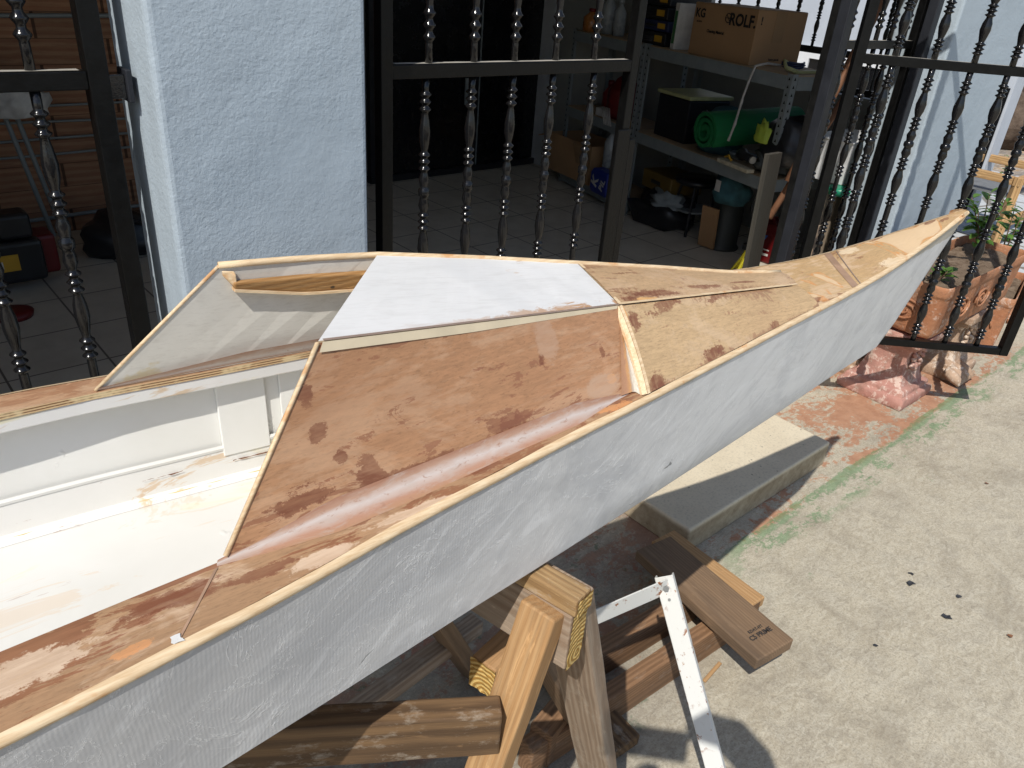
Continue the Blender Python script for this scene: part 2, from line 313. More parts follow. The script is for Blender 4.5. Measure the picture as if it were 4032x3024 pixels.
def toppaint():
    g=G('white primed top panel'); n=g.noise(5,5,.6,.6); c=g.mix(g.ramp(n,[(.3,0),(.7,1)]),(.70,.70,.69),(.78,.775,.765))
    bands=g.noise(1,2,.5,st=(14,1.5,1.5)); c=g.mix(g.math('MULTIPLY',g.ramp(bands,[(.46,0),(.64,1)]),.5),c,(.64,.645,.645)); br2=g.noise(1,4,.65,.4,st=(10,60,60),seed=(7,7,1)); c=g.mix(g.math('MULTIPLY',g.ramp(br2,[(.5,0),(.66,1)]),.35),c,(.60,.595,.58))
    X=g.xyz(); 
    # bare wood scuffs near the near-side ridge
    t=g.math('ADD',X[1],g.math('MULTIPLY',X[0],-.083)); tt=g.math('ADD',t,g.math('MULTIPLY',g.math('SUBTRACT',g.noise(26,6,.75,1,st=(.6,1,1)),.5),.10))
    m=g.math('MULTIPLY',g.step(tt,-.128,-.118,True),g.step(X[0],.33,.72)); c=g.mix(m,c,(.50,.30,.17))
    br=g.noise(1,4,.7,st=(25,90,90)); sp=g.noise(9,5,.6,seed=(4,1,1)); c=g.mix(g.math('MULTIPLY',g.ramp(sp,[(.62,0),(.66,1)]),g.ramp(br,[(.45,0),(.55,.8)])),c,(.58,.44,.32))
    f=g.noise(1,3,.6,st=(30,240,240),seed=(2,2,2)); c=g.mix(g.math('MULTIPLY',g.ramp(f,[(.5,0),(.7,1)]),.14),c,(.5,.45,.42))
    return g.fin(c,.6,.3,0,g.bump(f,.1,.001))
M['toppaint']=toppaint()
def cream(name='white boat paint',c1=(.76,.755,.71),c2=(.82,.82,.79),yel=.0,wood=.0,edge=None):
    g=G(name); n=g.noise(6,5,.6,.5); c=g.mix(g.ramp(n,[(.3,0),(.7,1)]),c1,c2)
    if yel:
        y=g.noise(9,5,.6,1,st=(.45,1.2,1.2),seed=(4,2,1)); c=g.mix(g.ramp(y,[(.58,0),(.66,yel)]),c,(.80,.72,.45))
    if wood:
        y=g.noise(7,6,.7,1.5,st=(.4,1.4,1.4),seed=(1,9,1)); c=g.mix(g.ramp(y,[(.60,0),(.63,wood)]),c,(.66,.48,.30))
        y=g.noise(30,6,.7,1,st=(.12,1,1),seed=(1,2,6)); c=g.mix(g.ramp(y,[(.64,0),(.66,wood)]),c,(.33,.15,.08))
    dr=g.noise(34,3,.5,seed=(3,1,1)); 
    return g.fin(c,.42,.4,0,g.bump(g.math('ADD',g.ramp(dr,[(.70,0),(.76,1)]),g.math('MULTIPLY',n,.6)),.25,.004))
M['cream']=cream()
M['cream_floor']=cream('white cockpit floor paint',(.66,.655,.62),(.72,.715,.685),yel=.45,wood=.35)
M['cream_strip']=cream('peeling painted strip',(.76,.755,.72),(.80,.79,.76),yel=.8,wood=.75)
M['carlin']=cream('painted inwale',(.80,.79,.76),(.84,.83,.81),yel=.7,wood=.8)
def primer():
    g=G('grey beige primer inside'); n=g.noise(8,5,.6,.5); c=g.mix(g.ramp(n,[(.3,0),(.7,1)]),(.64,.62,.56),(.72,.70,.64))
    f=g.noise(1,3,.7,st=(60,300,300)); c=g.mix(g.math('MULTIPLY',g.ramp(f,[(.5,0),(.7,1)]),.25),c,(.40,.36,.31))
    y=g.noise(8,5,.6,1,st=(.5,1,1.6),seed=(2,5,1)); c=g.mix(g.ramp(y,[(.60,0),(.64,.65)]),c,(.58,.48,.26)); return g.fin(c,.6,.3)
M['primer']=primer()
def fillet():
    g=G('milky epoxy fillet','UV'); X=g.xyz(); n=g.noise(1,5,.6,1,st=(26,3,1)); v=g.math('ADD',X[1],g.math('MULTIPLY',g.math('SUBTRACT',n,.5),.35))
    c=g.ramp(v,[(0,(.42,.24,.14)),(.22,(.44,.25,.17)),(.42,(.50,.38,.32)),(.58,(.55,.48,.44)),(.80,(.42,.26,.18)),(1,(.35,.18,.11))])
    s=g.noise(1,6,.75,1,st=(70,5,1),seed=(2,2,2)); c=g.mix(g.ramp(s,[(.58,0),(.62,.65)]),c,(.34,.19,.13)); s2=g.noise(1,5,.7,.5,st=(24,2.4,1),seed=(6,2,2)); c=g.mix(g.ramp(s2,[(.5,0),(.66,.55)]),c,(.47,.40,.35))
    return g.fin(c,.34,.5,0,g.bump(n,.3,.003),Coat_Weight=.15)
M['fillet']=fillet()
def wedge():
    g=G('milky corner filler','UV'); X=g.xyz(); n=g.noise(1,5,.65,1,st=(9,5,1)); v=g.math('ADD',X[1],g.math('MULTIPLY',g.math('SUBTRACT',n,.5),.5))
    c=g.ramp(v,[(0,(.40,.215,.12)),(.22,(.44,.24,.14)),(.36,(.55,.30,.13)),(.5,(.42,.33,.26)),(.75,(.44,.40,.32)),(1,(.50,.46,.37))]); return g.fin(c,.35,.5,0,g.bump(n,.3,.003))
M['fillet_milk']=wedge()
M['milk']=plain('milky epoxy corner',(.36,.32,.25),.25,.12,30,.2)
M['tape']=plain('cream epoxy band',(.70,.60,.43),.45,.12,20,.1)
M['honey']=lumber('honey stringer',(.44,.25,.10),(.32,.16,.05),ring=36,amt=.2,knots=False)
# ---- building materials
def stucco():
    g=G('pale blue stucco'); n=g.noise(190,3,.55,.4); n3=g.noise(95,3,.5,.3,seed=(2,2,2)); n2=g.noise(2,4,.6)
    c=g.mix(g.ramp(n2,[(.3,0),(.7,1)]),(.385,.455,.515),(.43,.50,.56)); c=g.mix(g.ramp(g.noise(30,5,.7,seed=(3,3,3)),[(.6,0),(.75,.18)]),c,(.58,.63,.67)); c=g.mix(g.math('MULTIPLY',g.ramp(g.noise(3.5,6,.7,1.2,st=(1,1,.35),seed=(3,1,3)),[(.5,0),(.68,1)]),.28),c,(.30,.34,.37)); rg=g.noise(5,3,.5,seed=(8,1,3))
    b=g.bump(g.math('MULTIPLY',g.math('ADD',g.math('MULTIPLY',n,.6),n3),g.ramp(rg,[(.3,.45),(.65,1)])),.5,.0028); b=g.bump(g.noise(9,3,.5,seed=(1,5,5)),.25,.02,b); return g.fin(c,.8,.25,0,b)
M['stucco']=stucco()
M['iron']=plain('black painted iron',(.008,.008,.009),.16,.3,40,.2,spec=.5,dirt=(.011,.010,.010),bs=160)
M['ironr']=plain('black painted iron rails',(.0045,.0045,.0045),.38,.3,40,.35,spec=.22,dirt=(.008,.0075,.007),bs=120)
M['iron_post']=plain('worn black post',(.006,.006,.006),.45,.3,30,.3,dirt=(.013,.011,.009))
M['dark_iron']=plain('dull black frame',(.012,.014,.02),.6,.2)
M['dust']=plain('dust on rail',(.35,.33,.29),.9)
def tiles():
    g=G('garage floor tiles'); t=g.map(g.co,(0,0,0),(1/.33,1/.33,1)); br=g.t.nodes.new('ShaderNodeTexBrick'); g.t.links.new(t,br.inputs[0])
    br.offset=0; br.inputs['Color1'].default_value=(.58,.54,.46,1); br.inputs['Color2'].default_value=(.54,.50,.42,1); br.inputs['Mortar'].default_value=(.12,.105,.085,1)
    br.inputs['Scale'].default_value=1; br.inputs['Mortar Size'].default_value=.012; br.inputs['Brick Width'].default_value=1; br.inputs['Row Height'].default_value=1
    c=g.mix(g.ramp(g.noise(7,6,.65),[(.4,0),(.7,.4)]),br.outputs[0],(.30,.265,.21)); return g.fin(c,.45,.4,0,g.bump(br.outputs[1],-.3,.003))
M['tiles']=tiles()
def paving():
    g=G('driveway concrete with worn paint'); X=g.xyz()
    n1=g.noise(1.6,6,.6); n2=g.noise(10,6,.65,.6,seed=(2,3,0)); fine=g.noise(160,4,.7); ag=g.vor(110)
    c=g.mix(g.ramp(n1,[(.3,0),(.7,1)]),(.40,.350,.262),(.49,.44,.34))
    c=g.mix(g.math('MULTIPLY',g.ramp(n2,[(.45,0),(.7,1)]),.4),c,(.30,.275,.235))
    st=g.noise(1,7,.78,1.5,st=(22,48,1),seed=(5,5,5)); c=g.mix(g.math('MULTIPLY',g.ramp(st,[(.47,0),(.60,1)]),.5),c,(.60,.56,.455)); c=g.mix(g.math('MULTIPLY',g.ramp(st,[(.36,1),(.46,0)]),.45),c,(.25,.22,.17))
    c=g.mix(g.math('MULTIPLY',g.ramp(fine,[(.50,0),(.66,1)]),.55),c,(.20,.18,.145))
    c=g.mix(g.ramp(ag,[(.1,.35),(.22,0)]),c,(.60,.56,.46))
    dk=g.noise(3.2,7,.66,1.0,seed=(8,3,1)); c=g.mix(g.math('MULTIPLY',g.ramp(dk,[(.50,0),(.68,1)]),.50),c,(.24,.205,.155)); cc=g.noise(2.1,6,.7,2.4,seed=(3,9,4)); c=g.mix(g.math('MULTIPLY',g.ramp(cc,[(.497,0),(.5,1),(.503,0)]),.22),c,(.16,.14,.11))
    # worn paint, building frame: x along the facade, y towards the garage
    wob=g.math('MULTIPLY',g.math('SUBTRACT',g.noise(9,6,.7,seed=(1,0,0)),.5),.13)
    vv=g.math('ADD',X[1],wob); wear=g.math('ADD',g.math('MULTIPLY',g.noise(5,8,.72,.5,st=(.7,1.3,1),seed=(4,0,2)),.72),g.math('MULTIPLY',g.noise(48,5,.75,seed=(4,4,2)),.28))
    fore=g.step(X[0],.8,1.5); thr=g.math('ADD',.47,g.math('MULTIPLY',g.step(X[0],1.3,2.0,True),.03))
    orange=g.math('MULTIPLY',g.step(X[1],-.64,-.62),g.ramp(g.math('SUBTRACT',wear,g.math('SUBTRACT',thr,.47)),[(.462,0),(.495,1)]))
    lim=g.step(X[0],3.3,3.8,True); orange=g.math('MULTIPLY',orange,lim)
    c=g.mix(g.math('MULTIPLY',orange,.80),c,g.mix(g.ramp(g.noise(20,4,.6),[(.4,0),(.6,1)]),(.36,.155,.08),(.44,.21,.115)))
    gw=g.math('ADD',g.math('MULTIPLY',g.noise(6.5,8,.72,.5,st=(.6,1.5,1),seed=(9,1,4)),.72),g.math('MULTIPLY',g.noise(70,4,.75,seed=(3,4,2)),.28))
    band=g.math('MULTIPLY',g.step(vv,-.755,-.70),g.step(X[1],-.612,-.606,True)); 
    core=g.math('MULTIPLY',g.step(g.math('ADD',X[1],g.math('MULTIPLY',wob,.35)),-.66,-.645),g.step(X[1],-.618,-.612,True))
    gm=g.math('MAXIMUM',g.math('MULTIPLY',band,g.ramp(gw,[(.505,0),(.545,1)])),g.math('MULTIPLY',core,g.ramp(gw,[(.45,0),(.49,1)])))
    sp=g.math('MULTIPLY',g.math('MULTIPLY',g.step(vv,-1.05,-.8),g.step(X[1],-.62,-.60,True)),g.ramp(gw,[(.60,0),(.65,.6)]))
    gm=g.math('MULTIPLY',g.math('MAXIMUM',gm,sp),g.step(X[0],.75,1.0))
    c=g.mix(g.math('MULTIPLY',gm,.66),c,g.mix(g.ramp(g.noise(30,3,.6),[(.4,0),(.6,1)]),(.10,.20,.09),(.15,.27,.13)))
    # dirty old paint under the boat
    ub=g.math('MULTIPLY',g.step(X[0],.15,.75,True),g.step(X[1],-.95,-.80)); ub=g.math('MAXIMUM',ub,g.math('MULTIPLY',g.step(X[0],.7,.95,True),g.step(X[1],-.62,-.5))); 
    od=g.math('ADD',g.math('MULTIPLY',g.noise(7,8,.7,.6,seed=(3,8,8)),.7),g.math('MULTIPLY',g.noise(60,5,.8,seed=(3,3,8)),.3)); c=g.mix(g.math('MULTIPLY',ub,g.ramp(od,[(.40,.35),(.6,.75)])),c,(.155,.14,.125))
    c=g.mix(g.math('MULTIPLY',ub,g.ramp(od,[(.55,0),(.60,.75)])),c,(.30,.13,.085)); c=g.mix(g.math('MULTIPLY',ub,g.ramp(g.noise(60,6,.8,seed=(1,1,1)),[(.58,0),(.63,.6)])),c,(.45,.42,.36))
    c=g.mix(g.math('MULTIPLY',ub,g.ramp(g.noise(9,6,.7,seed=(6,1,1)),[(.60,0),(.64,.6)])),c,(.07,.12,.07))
    b=g.bump(fine,.35,.004); b=g.bump(g.math('SUBTRACT',n2,g.math('MULTIPLY',gm,.2)),.3,.02,b)
    return g.fin(c,.85,.25,0,b)
M['paving']=paving()
def slabm():
    g=G('cast concrete slab'); n=g.noise(5,5,.6); f=g.noise(120,4,.65); c=g.mix(g.ramp(n,[(.3,0),(.7,1)]),(.60,.52,.385),(.70,.62,.47))
    c=g.mix(g.math('MULTIPLY',g.ramp(f,[(.5,0),(.7,1)]),.35),c,(.28,.25,.20)); sp=g.vor(22); c=g.mix(g.ramp(sp,[(.06,.7),(.1,0)]),c,(.2,.18,.15))
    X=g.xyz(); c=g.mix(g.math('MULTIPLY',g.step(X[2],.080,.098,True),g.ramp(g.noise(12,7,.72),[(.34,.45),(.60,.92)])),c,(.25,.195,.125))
    return g.fin(c,.85,.2,0,g.bump(f,.3,.003))
M['slab']=slabm()
# ================================================================ SETTING
def struct(o): o['kind']='structure'; return o

def bframe(name,label,cat,u,v,z=0,group=None): return thing(name,label,cat,W(u,v,z),BA,group)
b=MB(); b.grid([[(x,y,0) for x in (-60,-6,0,6,60)] for y in (-60,-6,0,6,90)])
g_=b.build('driveway',M['paving']); g_.location=W(0,0,0); g_.rotation_euler=(0,0,BA); struct(g_)
# garage floor slab
b=MB(); b.box(-3.5,3.66,-.16,3.3,-.05,.2); o=b.build('garage_floor',M['tiles'],bevel=.004); o.location=W(0,0,0); o.rotation_euler=(0,0,BA); struct(o)
# pillars
def pillar(u0,u1,v0,v1,label,z0=.0,z1=2.6):
    o=MB(); n=12; rows=[]
    o.box(u0,u1,v0,v1,z0,z1)
    p=o.build('pillar',M['stucco'],bevel=.012,seg=3); p.location=W(0,0,0); p.rotation_euler=(0,0,BA)
    tag(p,label,'pillar'); return p
pillar(-.495,-.085,-.105,.095,'wide pale blue stucco pillar behind the open cockpit',.0)
pillar(2.74,3.555,-.10,.16,'pale blue stucco wall pier striped by gate shadows beyond the bow',.0)
pillar(-3.3,-2.2,-.10,.10,'pale blue stucco pier at the far left end of the garage',.0)
M['plaster']=plain('dull interior plaster',(.30,.30,.28),.9,.15,3)
M['roofc']=plain('roof slab concrete',(.62,.62,.60),.9,.15,3)
def bw(name,mat,label,cat,boxes):
    b=MB()
    for x in boxes: b.box(*x)
    o=b.build(name,mat); o.location=W(0,0,0); o.rotation_euler=(0,0,BA); tag(o,label,cat); return o
bw('garage_roof',M['roofc'],'flat concrete roof and lintel over the garage bays','roof',[(-3.5,3.75,-.22,3.5,2.6,2.75),(-3.3,3.56,-.09,.09,2.25,2.6)])
bw('back_wall',M['plaster'],'dark plastered wall at the back of the garage','wall',[(-3.5,3.66,3.12,3.3,.2,2.6),(-3.6,-3.5,0,3.3,0,2.6)])
bw('side_wall',M['plaster'],'garage side wall with a barred opening behind the shelves','wall',[(3.50,3.64,.16,3.12,.2,1.08),(3.50,3.64,1.75,3.12,1.08,2.6),(3.50,3.64,.16,1.75,2.2,2.6)])
# barred opening in side wall
M['ironsat']=plain('satin black bars',(.012,.012,.012),.5,.2)
RG=lambda c:[(c-.0065,.0078),(c-.002,.0128),(c,.0143),(c+.002,.0128),(c+.0065,.0078)]
PROF=[(0,.0085),(.028,.0082)]+RG(.038)+RG(.055)+RG(.072)+[(.084,.0078),(.10,.0105),(.125,.0140),(.15,.0125),(.170,.0080)]+RG(.181)+RG(.198)+RG(.215)+[(.226,.0085),(.240,.0130),(.256,.0105),(.263,.0095),(.267,.0132),(.275,.0140)]
PROF=PROF+[(.55-z,r) for z,r in PROF[:-1][::-1]]
def baluster_mesh(z0,z1,n=14,fat=1.0):
    """turned bar between heights z0 and z1, measured down from z1 in modules of .55 m"""
    L=z1-z0; k=max(1,round(L/.55)); sc=L/(k*.55); pts=[]
    for i in range(k):
        for z,r in PROF: 
            if i and z==0: continue
            pts.append((r*fat,z1-(i*.55+z)*sc))
    b=MB(); b.lathe(pts[::-1],n=n); return b
def gate(name,label,cat,loc,rot,L,zb,zm,zt,ubal,dust=True,stile=.030,rail=.030,extra=None,group=None,mi='iron',fat=1.0):
    e=thing(name,label,cat,loc,rot,group)
    for x in (0,L-stile):
        b=MB(); b.box(x,x+stile,-stile/2,stile/2,zb,zt); b.build('stile',M['ironr'],e,bevel=.002)
    for k,z in enumerate((zb,zm-rail,zt-rail)):
        b=MB(); b.box(stile,L-stile,-rail/2+.001,rail/2-.001,z,z+rail); rl=b.build('rail',M['ironr'],e,bevel=.002)
        if k==1 and dust:
            b=MB(); rnd=random.Random(3); n=30; x0=stile+.01; x1=L-stile-.01
            rows=[[(x0+(x1-x0)*i/n,-.012+rnd.uniform(0,.003),z+rail+.0012),(x0+(x1-x0)*i/n,.011-rnd.uniform(0,.004),z+rail+.0012)] for i in range(n+1)]
            b.grid(rows); b.build('dust',M['dust'],rl)
    m1=None
    for x in ubal:
        for (a,c) in ((zb+rail,zm-rail),(zm,zt-rail)):
            key=(round(a,3),round(c,3),fat)
            if key not in gate.cache: gate.cache[key]=baluster_mesh(a,c,14,fat).build('baluster',M[mi],e,smooth=True); o=gate.cache[key]
            else: o=gate.cache[key].copy(); C.objects.link(o); o.parent=e
            o.location=(x,0,0); o.rotation_euler=(random.uniform(-.004,.004),random.uniform(-.005,.005) if a<zm-.5 else 0,0)
    if extra: extra(e)
    return e
gate.cache={}
def ex_mid(e):
    b=MB(); b.box(.79,.845,-.022,-.0155,.62,1.20); b.build('lock_plate',M['ironr'],e,bevel=.003)
    b=MB(); b.box(.845,.875,-.02,.02,.25,1.17); b.build('lock_bar',M['ironr'],e,bevel=.003)
gate('iron_gate','closed black wrought iron gate leaf with five turned bars in front of the shelving','gate',W(.006,0),BA,.845,.28,1.385,2.2,[.133,.265,.395,.535,.678],extra=ex_mid)
def ex_left(e):
    for z in (1.345,):
        b=MB(); b.box(1.20,1.245,-.016,.016,z-.006,z+.034); b.build('hinge_bracket',M['iron'],e,bevel=.002)
        b=MB(); b.box(1.236,1.246,-.024,.024,z-.012,z+.042); b.build('hinge_plate',M['dark_iron'],e,bevel=.002)
gate('iron_gate','black wrought iron gate leaf left of the wide blue pillar','gate',W(-1.75,0),BA,1.212,.28,1.385,2.2,[.17,.31,.45,.59,.73,.86,.985,1.098],extra=ex_left,stile=.034)
# open leaf swung out towards the planter
gl=gate('iron_gate','black wrought iron gate leaf swung open beyond the bow of the boat','gate',(1.077,2.916,0),R(-0.5),.93,.34,1.412,2.35,[.14,.275,.41,.54,.67,.80],stile=.034,fat=1.25)
gate('iron_grille','fixed black grille beside the blue pier with pale rail','grille',W(2.03,.05),BA,.70,.28,1.43,2.2,[.10,.22,.34,.46,.58],fat=1.15)
def post(label,u,v,wd,z0=.2,z1=2.25,mat='dark_iron'):
    b=MB(); b.box(-wd/2,wd/2,-.02,.02,z0,z1); o=b.build('gate_post',M[mat],bevel=.003); o.location=W(u,v); o.rotation_euler=(0,0,BA); tag(o,label,'post')
post('dull black post standing tight against the right side of the wide blue pillar',-.045,.03,.055)
post('black gate post where the open leaf hinges',1.845,-.07,.045,.05)
post('wider worn black post right behind the hinge of the open leaf',2.00,.03,.085,.2,2.25,'iron_post')
post('black frame post tight against the blue pier beyond the bow',2.715,.0,.05)
# grille in side wall opening, and what stands outside
e=thing('window_grille','black barred grille in the side opening above the shelves','grille',W(3.49,.2),BA+math.pi/2)
for z in (1.09,1.27,2.18):
    b=MB(); b.box(0,1.55,-.012,.012,z,z+.035); b.build('rail',M['ironsat'],e)
for i in range(12):
    x=.06+i*.135
    o=baluster_mesh(1.305,2.18,8).build('baluster',M['ironsat'],e,smooth=True) if i==0 else o.copy()
    if i: C.objects.link(o); o.parent=e
    o.location=(x,0,0)
    if i%2==0:
        b=MB(); b.tube([(x,0,1.12),(x,0,1.27)],.007,6); b.build('bar',M['ironsat'],e)
M['ext']=plain('pale neighbour wall',(.50,.54,.60),.9,.08,3)
M['whitep']=plain('white gloss paint',(.78,.79,.80),.4,.05)
M['black']=plain('near black glass',(.006,.006,.007),.25,.1)
e=bframe('neighbour_house','pale grey house wall with a white framed window outside the barred opening','house',6.0,0)
b=MB(); b.box(0,.2,.6,7,0,3.2); b.build('wall',M['ext'],e)
b=MB(); b.box(-.03,.0,2.30,2.50,.0,1.12); b.box(-.03,0,1.0,2.30,1.04,1.12); b.box(-.03,0,2.56,2.64,.3,1.12); fr=b.build('window_frame',M['whitep'],e)
b=MB(); b.box(-.010,-.003,2.64,7.0,.0,1.12); b.build('black_sheet',M['black'],e)  # black sheet added on the wall so the view behind the shelves stays dark
b=MB(); b.box(-.012,-.004,.62,2.30,.0,1.04); b.build('pane',M['black'],fr)
# open ground right of the house
M['gwall']=plain('white garden wall',(.72,.75,.78),.85,.06,2)
bw('garden_wall',M['gwall'],'long white garden wall in the far top right','wall',[(9.0,20,5.2,5.45,0,1.7),(19.8,20,-6,5.2,0,1.7)])
M['litter']=None
def litter():
    g=G('leaf litter and gravel'); v=g.vor(26,out=1); n=g.noise(2.2,5,.6); c=g.mix(g.ramp(v,[(.2,0),(.8,1)]),(.38,.25,.13),(.55,.47,.38))
    c=g.mix(g.ramp(n,[(.45,0),(.6,1)]),c,(.26,.24,.22)); return g.fin(c,.95,.2,0,g.bump(g.vor(26),.8,.03))
M['litter']=litter()
b=MB(); b.grid([[(x,y,.004) for x in (7.6,9,13,22)] for y in (.3,2,3.5,5.2)]); o=b.build('garden_soil',M['litter']); o.location=W(0,0); o.rotation_euler=(0,0,BA); struct(o)
def pavers():
    g=G('irregular grey paving'); e1=g.vor(2.6,'DISTANCE_TO_EDGE'); n=g.noise(9,5,.6); c=g.mix(g.ramp(n,[(.35,0),(.65,1)]),(.42,.44,.45),(.55,.56,.56)); c=g.mix(g.ramp(e1,[(.02,1),(.05,0)]),c,(.20,.18,.15)); return g.fin(c,.85)
M['pavers']=pavers()
b=MB(); b.grid([[(x,y,.008) for x in (3.9,6,7,8.6)] for y in (-.3,.5,1.5,3.2)]); o=b.build('garden_path',M['pavers']); o.location=W(0,0); o.rotation_euler=(0,0,BA); struct(o)
def rockmat():
    g=G('dark brown rock'); n=g.noise(6,7,.7); c=g.mix(g.ramp(n,[(.35,0),(.65,1)]),(.045,.03,.022),(.16,.12,.09)); return g.fin(c,.95,.2,0,g.bump(n,.8,.03))
M['rock']=rockmat()
rr=random.Random(5)
RL=['dark brown garden rock behind the grey paving, nearest the pier','dark garden rock in the middle of the row by the white wall','dark garden rock at the right edge of the row','low dark rock in front of the leaf litter','tall dark rock behind the row']
for i,(u,v,s) in enumerate([(10.2,2.3,.7),(11.6,2.6,.8),(13.0,2.9,.8),(10.6,1.7,.35),(12.2,3.4,.9)]):
    bm=bmesh.new(); bmesh.ops.create_icosphere(bm,subdivisions=3,radius=s)
    for vt in bm.verts:
        d=vt.co.normalized(); vt.co*= 1+.22*math.sin(5*d.x+i)*math.cos(4*d.y+2*i)+rr.uniform(-.05,.05); vt.co.z*=.8
    me=bpy.data.meshes.new('rock'); bm.to_mesh(me); bm.free(); me.materials.append(M['rock'])
    o=bpy.data.objects.new('garden_rock',me); C.objects.link(o); o.location=W(u,v,s*.4); tag(o,RL[i],'rock','rocks in the garden bed')
# wooden planter frame behind
e=bframe('planter_frame','light wooden raised frame with grey panel beyond the terracotta trough','planter frame',5.3,.15)
for (a,c) in (((0,0,0),(0,0,.55)),((.75,0,0),(.75,0,.55)),((0,.5,0),(0,.5,.55)),((.75,.5,0),(.75,.5,.55))):
    p=[pmat(e)@Vector(q) for q in (a,c)]; plank('leg',p[0],p[1],.05,.05,M['pine'],e,up=(1,0,0))
for (a,c) in (((-.03,0,.52),(.78,0,.52)),((-.03,.5,.52),(.78,.5,.52)),((0,.03,.52),(0,.47,.52)),((.75,.03,.52),(.75,.47,.52)),((-.03,0,.22),(.78,0,.22))):
    p=[pmat(e)@Vector(q) for q in (a,c)]; plank('rail',p[0],p[1],.045,.055,M['pine'],e)
M['greyp']=plain('grey panel',(.17,.18,.19),.7); b=MB(); b.box(.03,.72,.03,.47,.40,.415); b.build('panel',M['greyp'],e)
# ================================================================ KAYAK
K=thing('kayak','half built wooden kayak with grey white hull and raised plywood foredeck on the sawhorse','kayak',(KO.x,KO.y,KZ),KA)
def interp(T,s):
    if s<=T[0][0]: return T[0][1]
    for a,c in zip(T,T[1:]):
        if s<=c[0]: t=(s-a[0])/(c[0]-a[0]); return a[1]+t*(c[1]-a[1])
    return T[-1][1]
def smooth(T,s,h=.06): return sum(interp(T,s+d*h)*w for d,w in ((-1,.25),(-.5,.25),(.5,.25),(1,.25)))
GN=[(-3.1,0),(-2.6,.07),(-2.0,.15),(-1.4,.215),(-.8,.248),(-.4,.258),(0,.252),(.114,.2405),(.204,.229),(.333,.2095),(.485,.190),(.599,.178),(.738,.163),(.964,.1375),(1.241,.104),(1.429,.079),(1.655,.049),(1.844,.0235),(1.97,.009),(2.03,.002)]
GF=[(-3.1,0),(-2.6,.07),(-2.0,.15),(-1.4,.21),(-.8,.238),(-.4,.248),(.078,.245),(.191,.232),(.5,.193),(.74,.165),(1.0,.130),(1.24,.092),(1.455,.068),(1.56,.061),(1.659,.054),(1.825,.040),(1.939,.025),(2.0,.016),(2.03,.010)]
CN=[(-3.0,0),(-2.6,.045),(-2.0,.12),(-1.4,.185),(-.8,.22),(-.3,.235),(0,.232),(.122,.225),(.166,.222),(.33,.206),(.553,.183),(.785,.151),(1.019,.117),(1.267,.081),(1.498,.044),(1.727,.012),(1.79,.0)]
ZG=[(-3.2,1.17),(-2.6,1.14),(-1.8,1.12),(1.1,1.12),(1.5,1.115),(1.75,1.13),(1.9,1.147),(2.03,1.165)]
ZB=[(-3.0,.95),(-2.2,.935),(.5,.935),(1.84,.871)]
def zg(s): return interp(ZG,s)-KZ if s>1.98 else smooth(ZG,s,.08)-KZ
def zb(s): return interp(ZB,s)-KZ
def gn(s): return -(interp(GN,s) if s>1.9 else smooth(GN,s,.04))
def gf(s): return interp(GF,s) if s>1.9 else smooth(GF,s,.04)
def lin(a,b,n): return [a+(b-a)*i/n for i in range(n+1)]
# hull skin: near side, bottom, far side with the raked stem
SS=[-3.0]+lin(-2.9,1.76,46)
b=MB(); rows=[]
for s in SS:
    cn=interp(CN,s); near=Vector((s,gn(s),zg(s)-.008)); far=Vector((s,gf(s),zg(s)-.008)); c1=Vector((s,-cn,zb(s))); c2=Vector((s,cn,zb(s)))
    r=[near.lerp(c1,t) for t in (0,.2,.4,.6,.8,.97)]; r.append(Vector((s,-cn*.97,zb(s)-.003))); r+= [Vector((s,0,zb(s)-.006)),Vector((s,cn*.97,zb(s)-.003))]+[far.lerp(c2,t) for t in (.97,.8,.6,.4,.2,0)]
    rows.append(r)
# stem: the side panels keep running forward while the foot rises along the raked stem
for i,t in enumerate((.15,.35,.55,.75,.92,1.0)):
    s0=1.76+.04*min(1,t*3); sg=1.76+(2.025-1.76)*t
    zbt=zb(1.79)+.0; r=[]
    nearp=Vector((sg,gn(sg),zg(sg)-.008)); farp=Vector((sg,gf(sg),zg(sg)-.008))
    zs=zbt+(zg(2.02)-zbt-.02)*t; foot=Vector((1.79+(2.015-1.79)*t,.001+.004*t,zs))
    for q in (0,.2,.4,.6,.8,.97): r.append(nearp.lerp(foot+Vector((0,-.003,0)),q))
    r.append(foot+Vector((0,-.002,0))); r.append(foot+Vector((.002,0,-.001))); r.append(foot+Vector((0,.002,0)))
    for q in (.97,.8,.6,.4,.2,0): r.append(farp.lerp(foot+Vector((0,.003,0)),q))
    rows.append(r)
b.grid(rows); hull=b.build('hull',M['glass'],K,smooth=True)
md=hull.modifiers.new('es','EDGE_SPLIT'); md.split_angle=R(28)
# inside skins of the open cockpit
IS=lin(-1.3,1.0,46)
def wallpt(s,t,side):
    cn=interp(CN,s)-.007; top=(gf(s)-.009) if side>0 else (gn(s)+.010)
    return Vector((s,top+(side*cn-top)*t,(zg(s)-.009)+(zb(s)+.008-zg(s)+.009)*t))
for side,nm in ((1,'cockpit_side'),(-1,'cockpit_side')):
    b=MB(); b.grid([[wallpt(s,t,side) for t in (0,.25,.5,.75,1)] for s in IS]); b.build(nm,M['cream'],K,smooth=True)
b=MB(); b.grid([[Vector((s,(interp(CN,s)-.008)*k,zb(s)+.006)) for k in (-1,-.5,0,.5,1)] for s in IS]); b.build('cockpit_floor',M['cream_floor'],K,smooth=True)
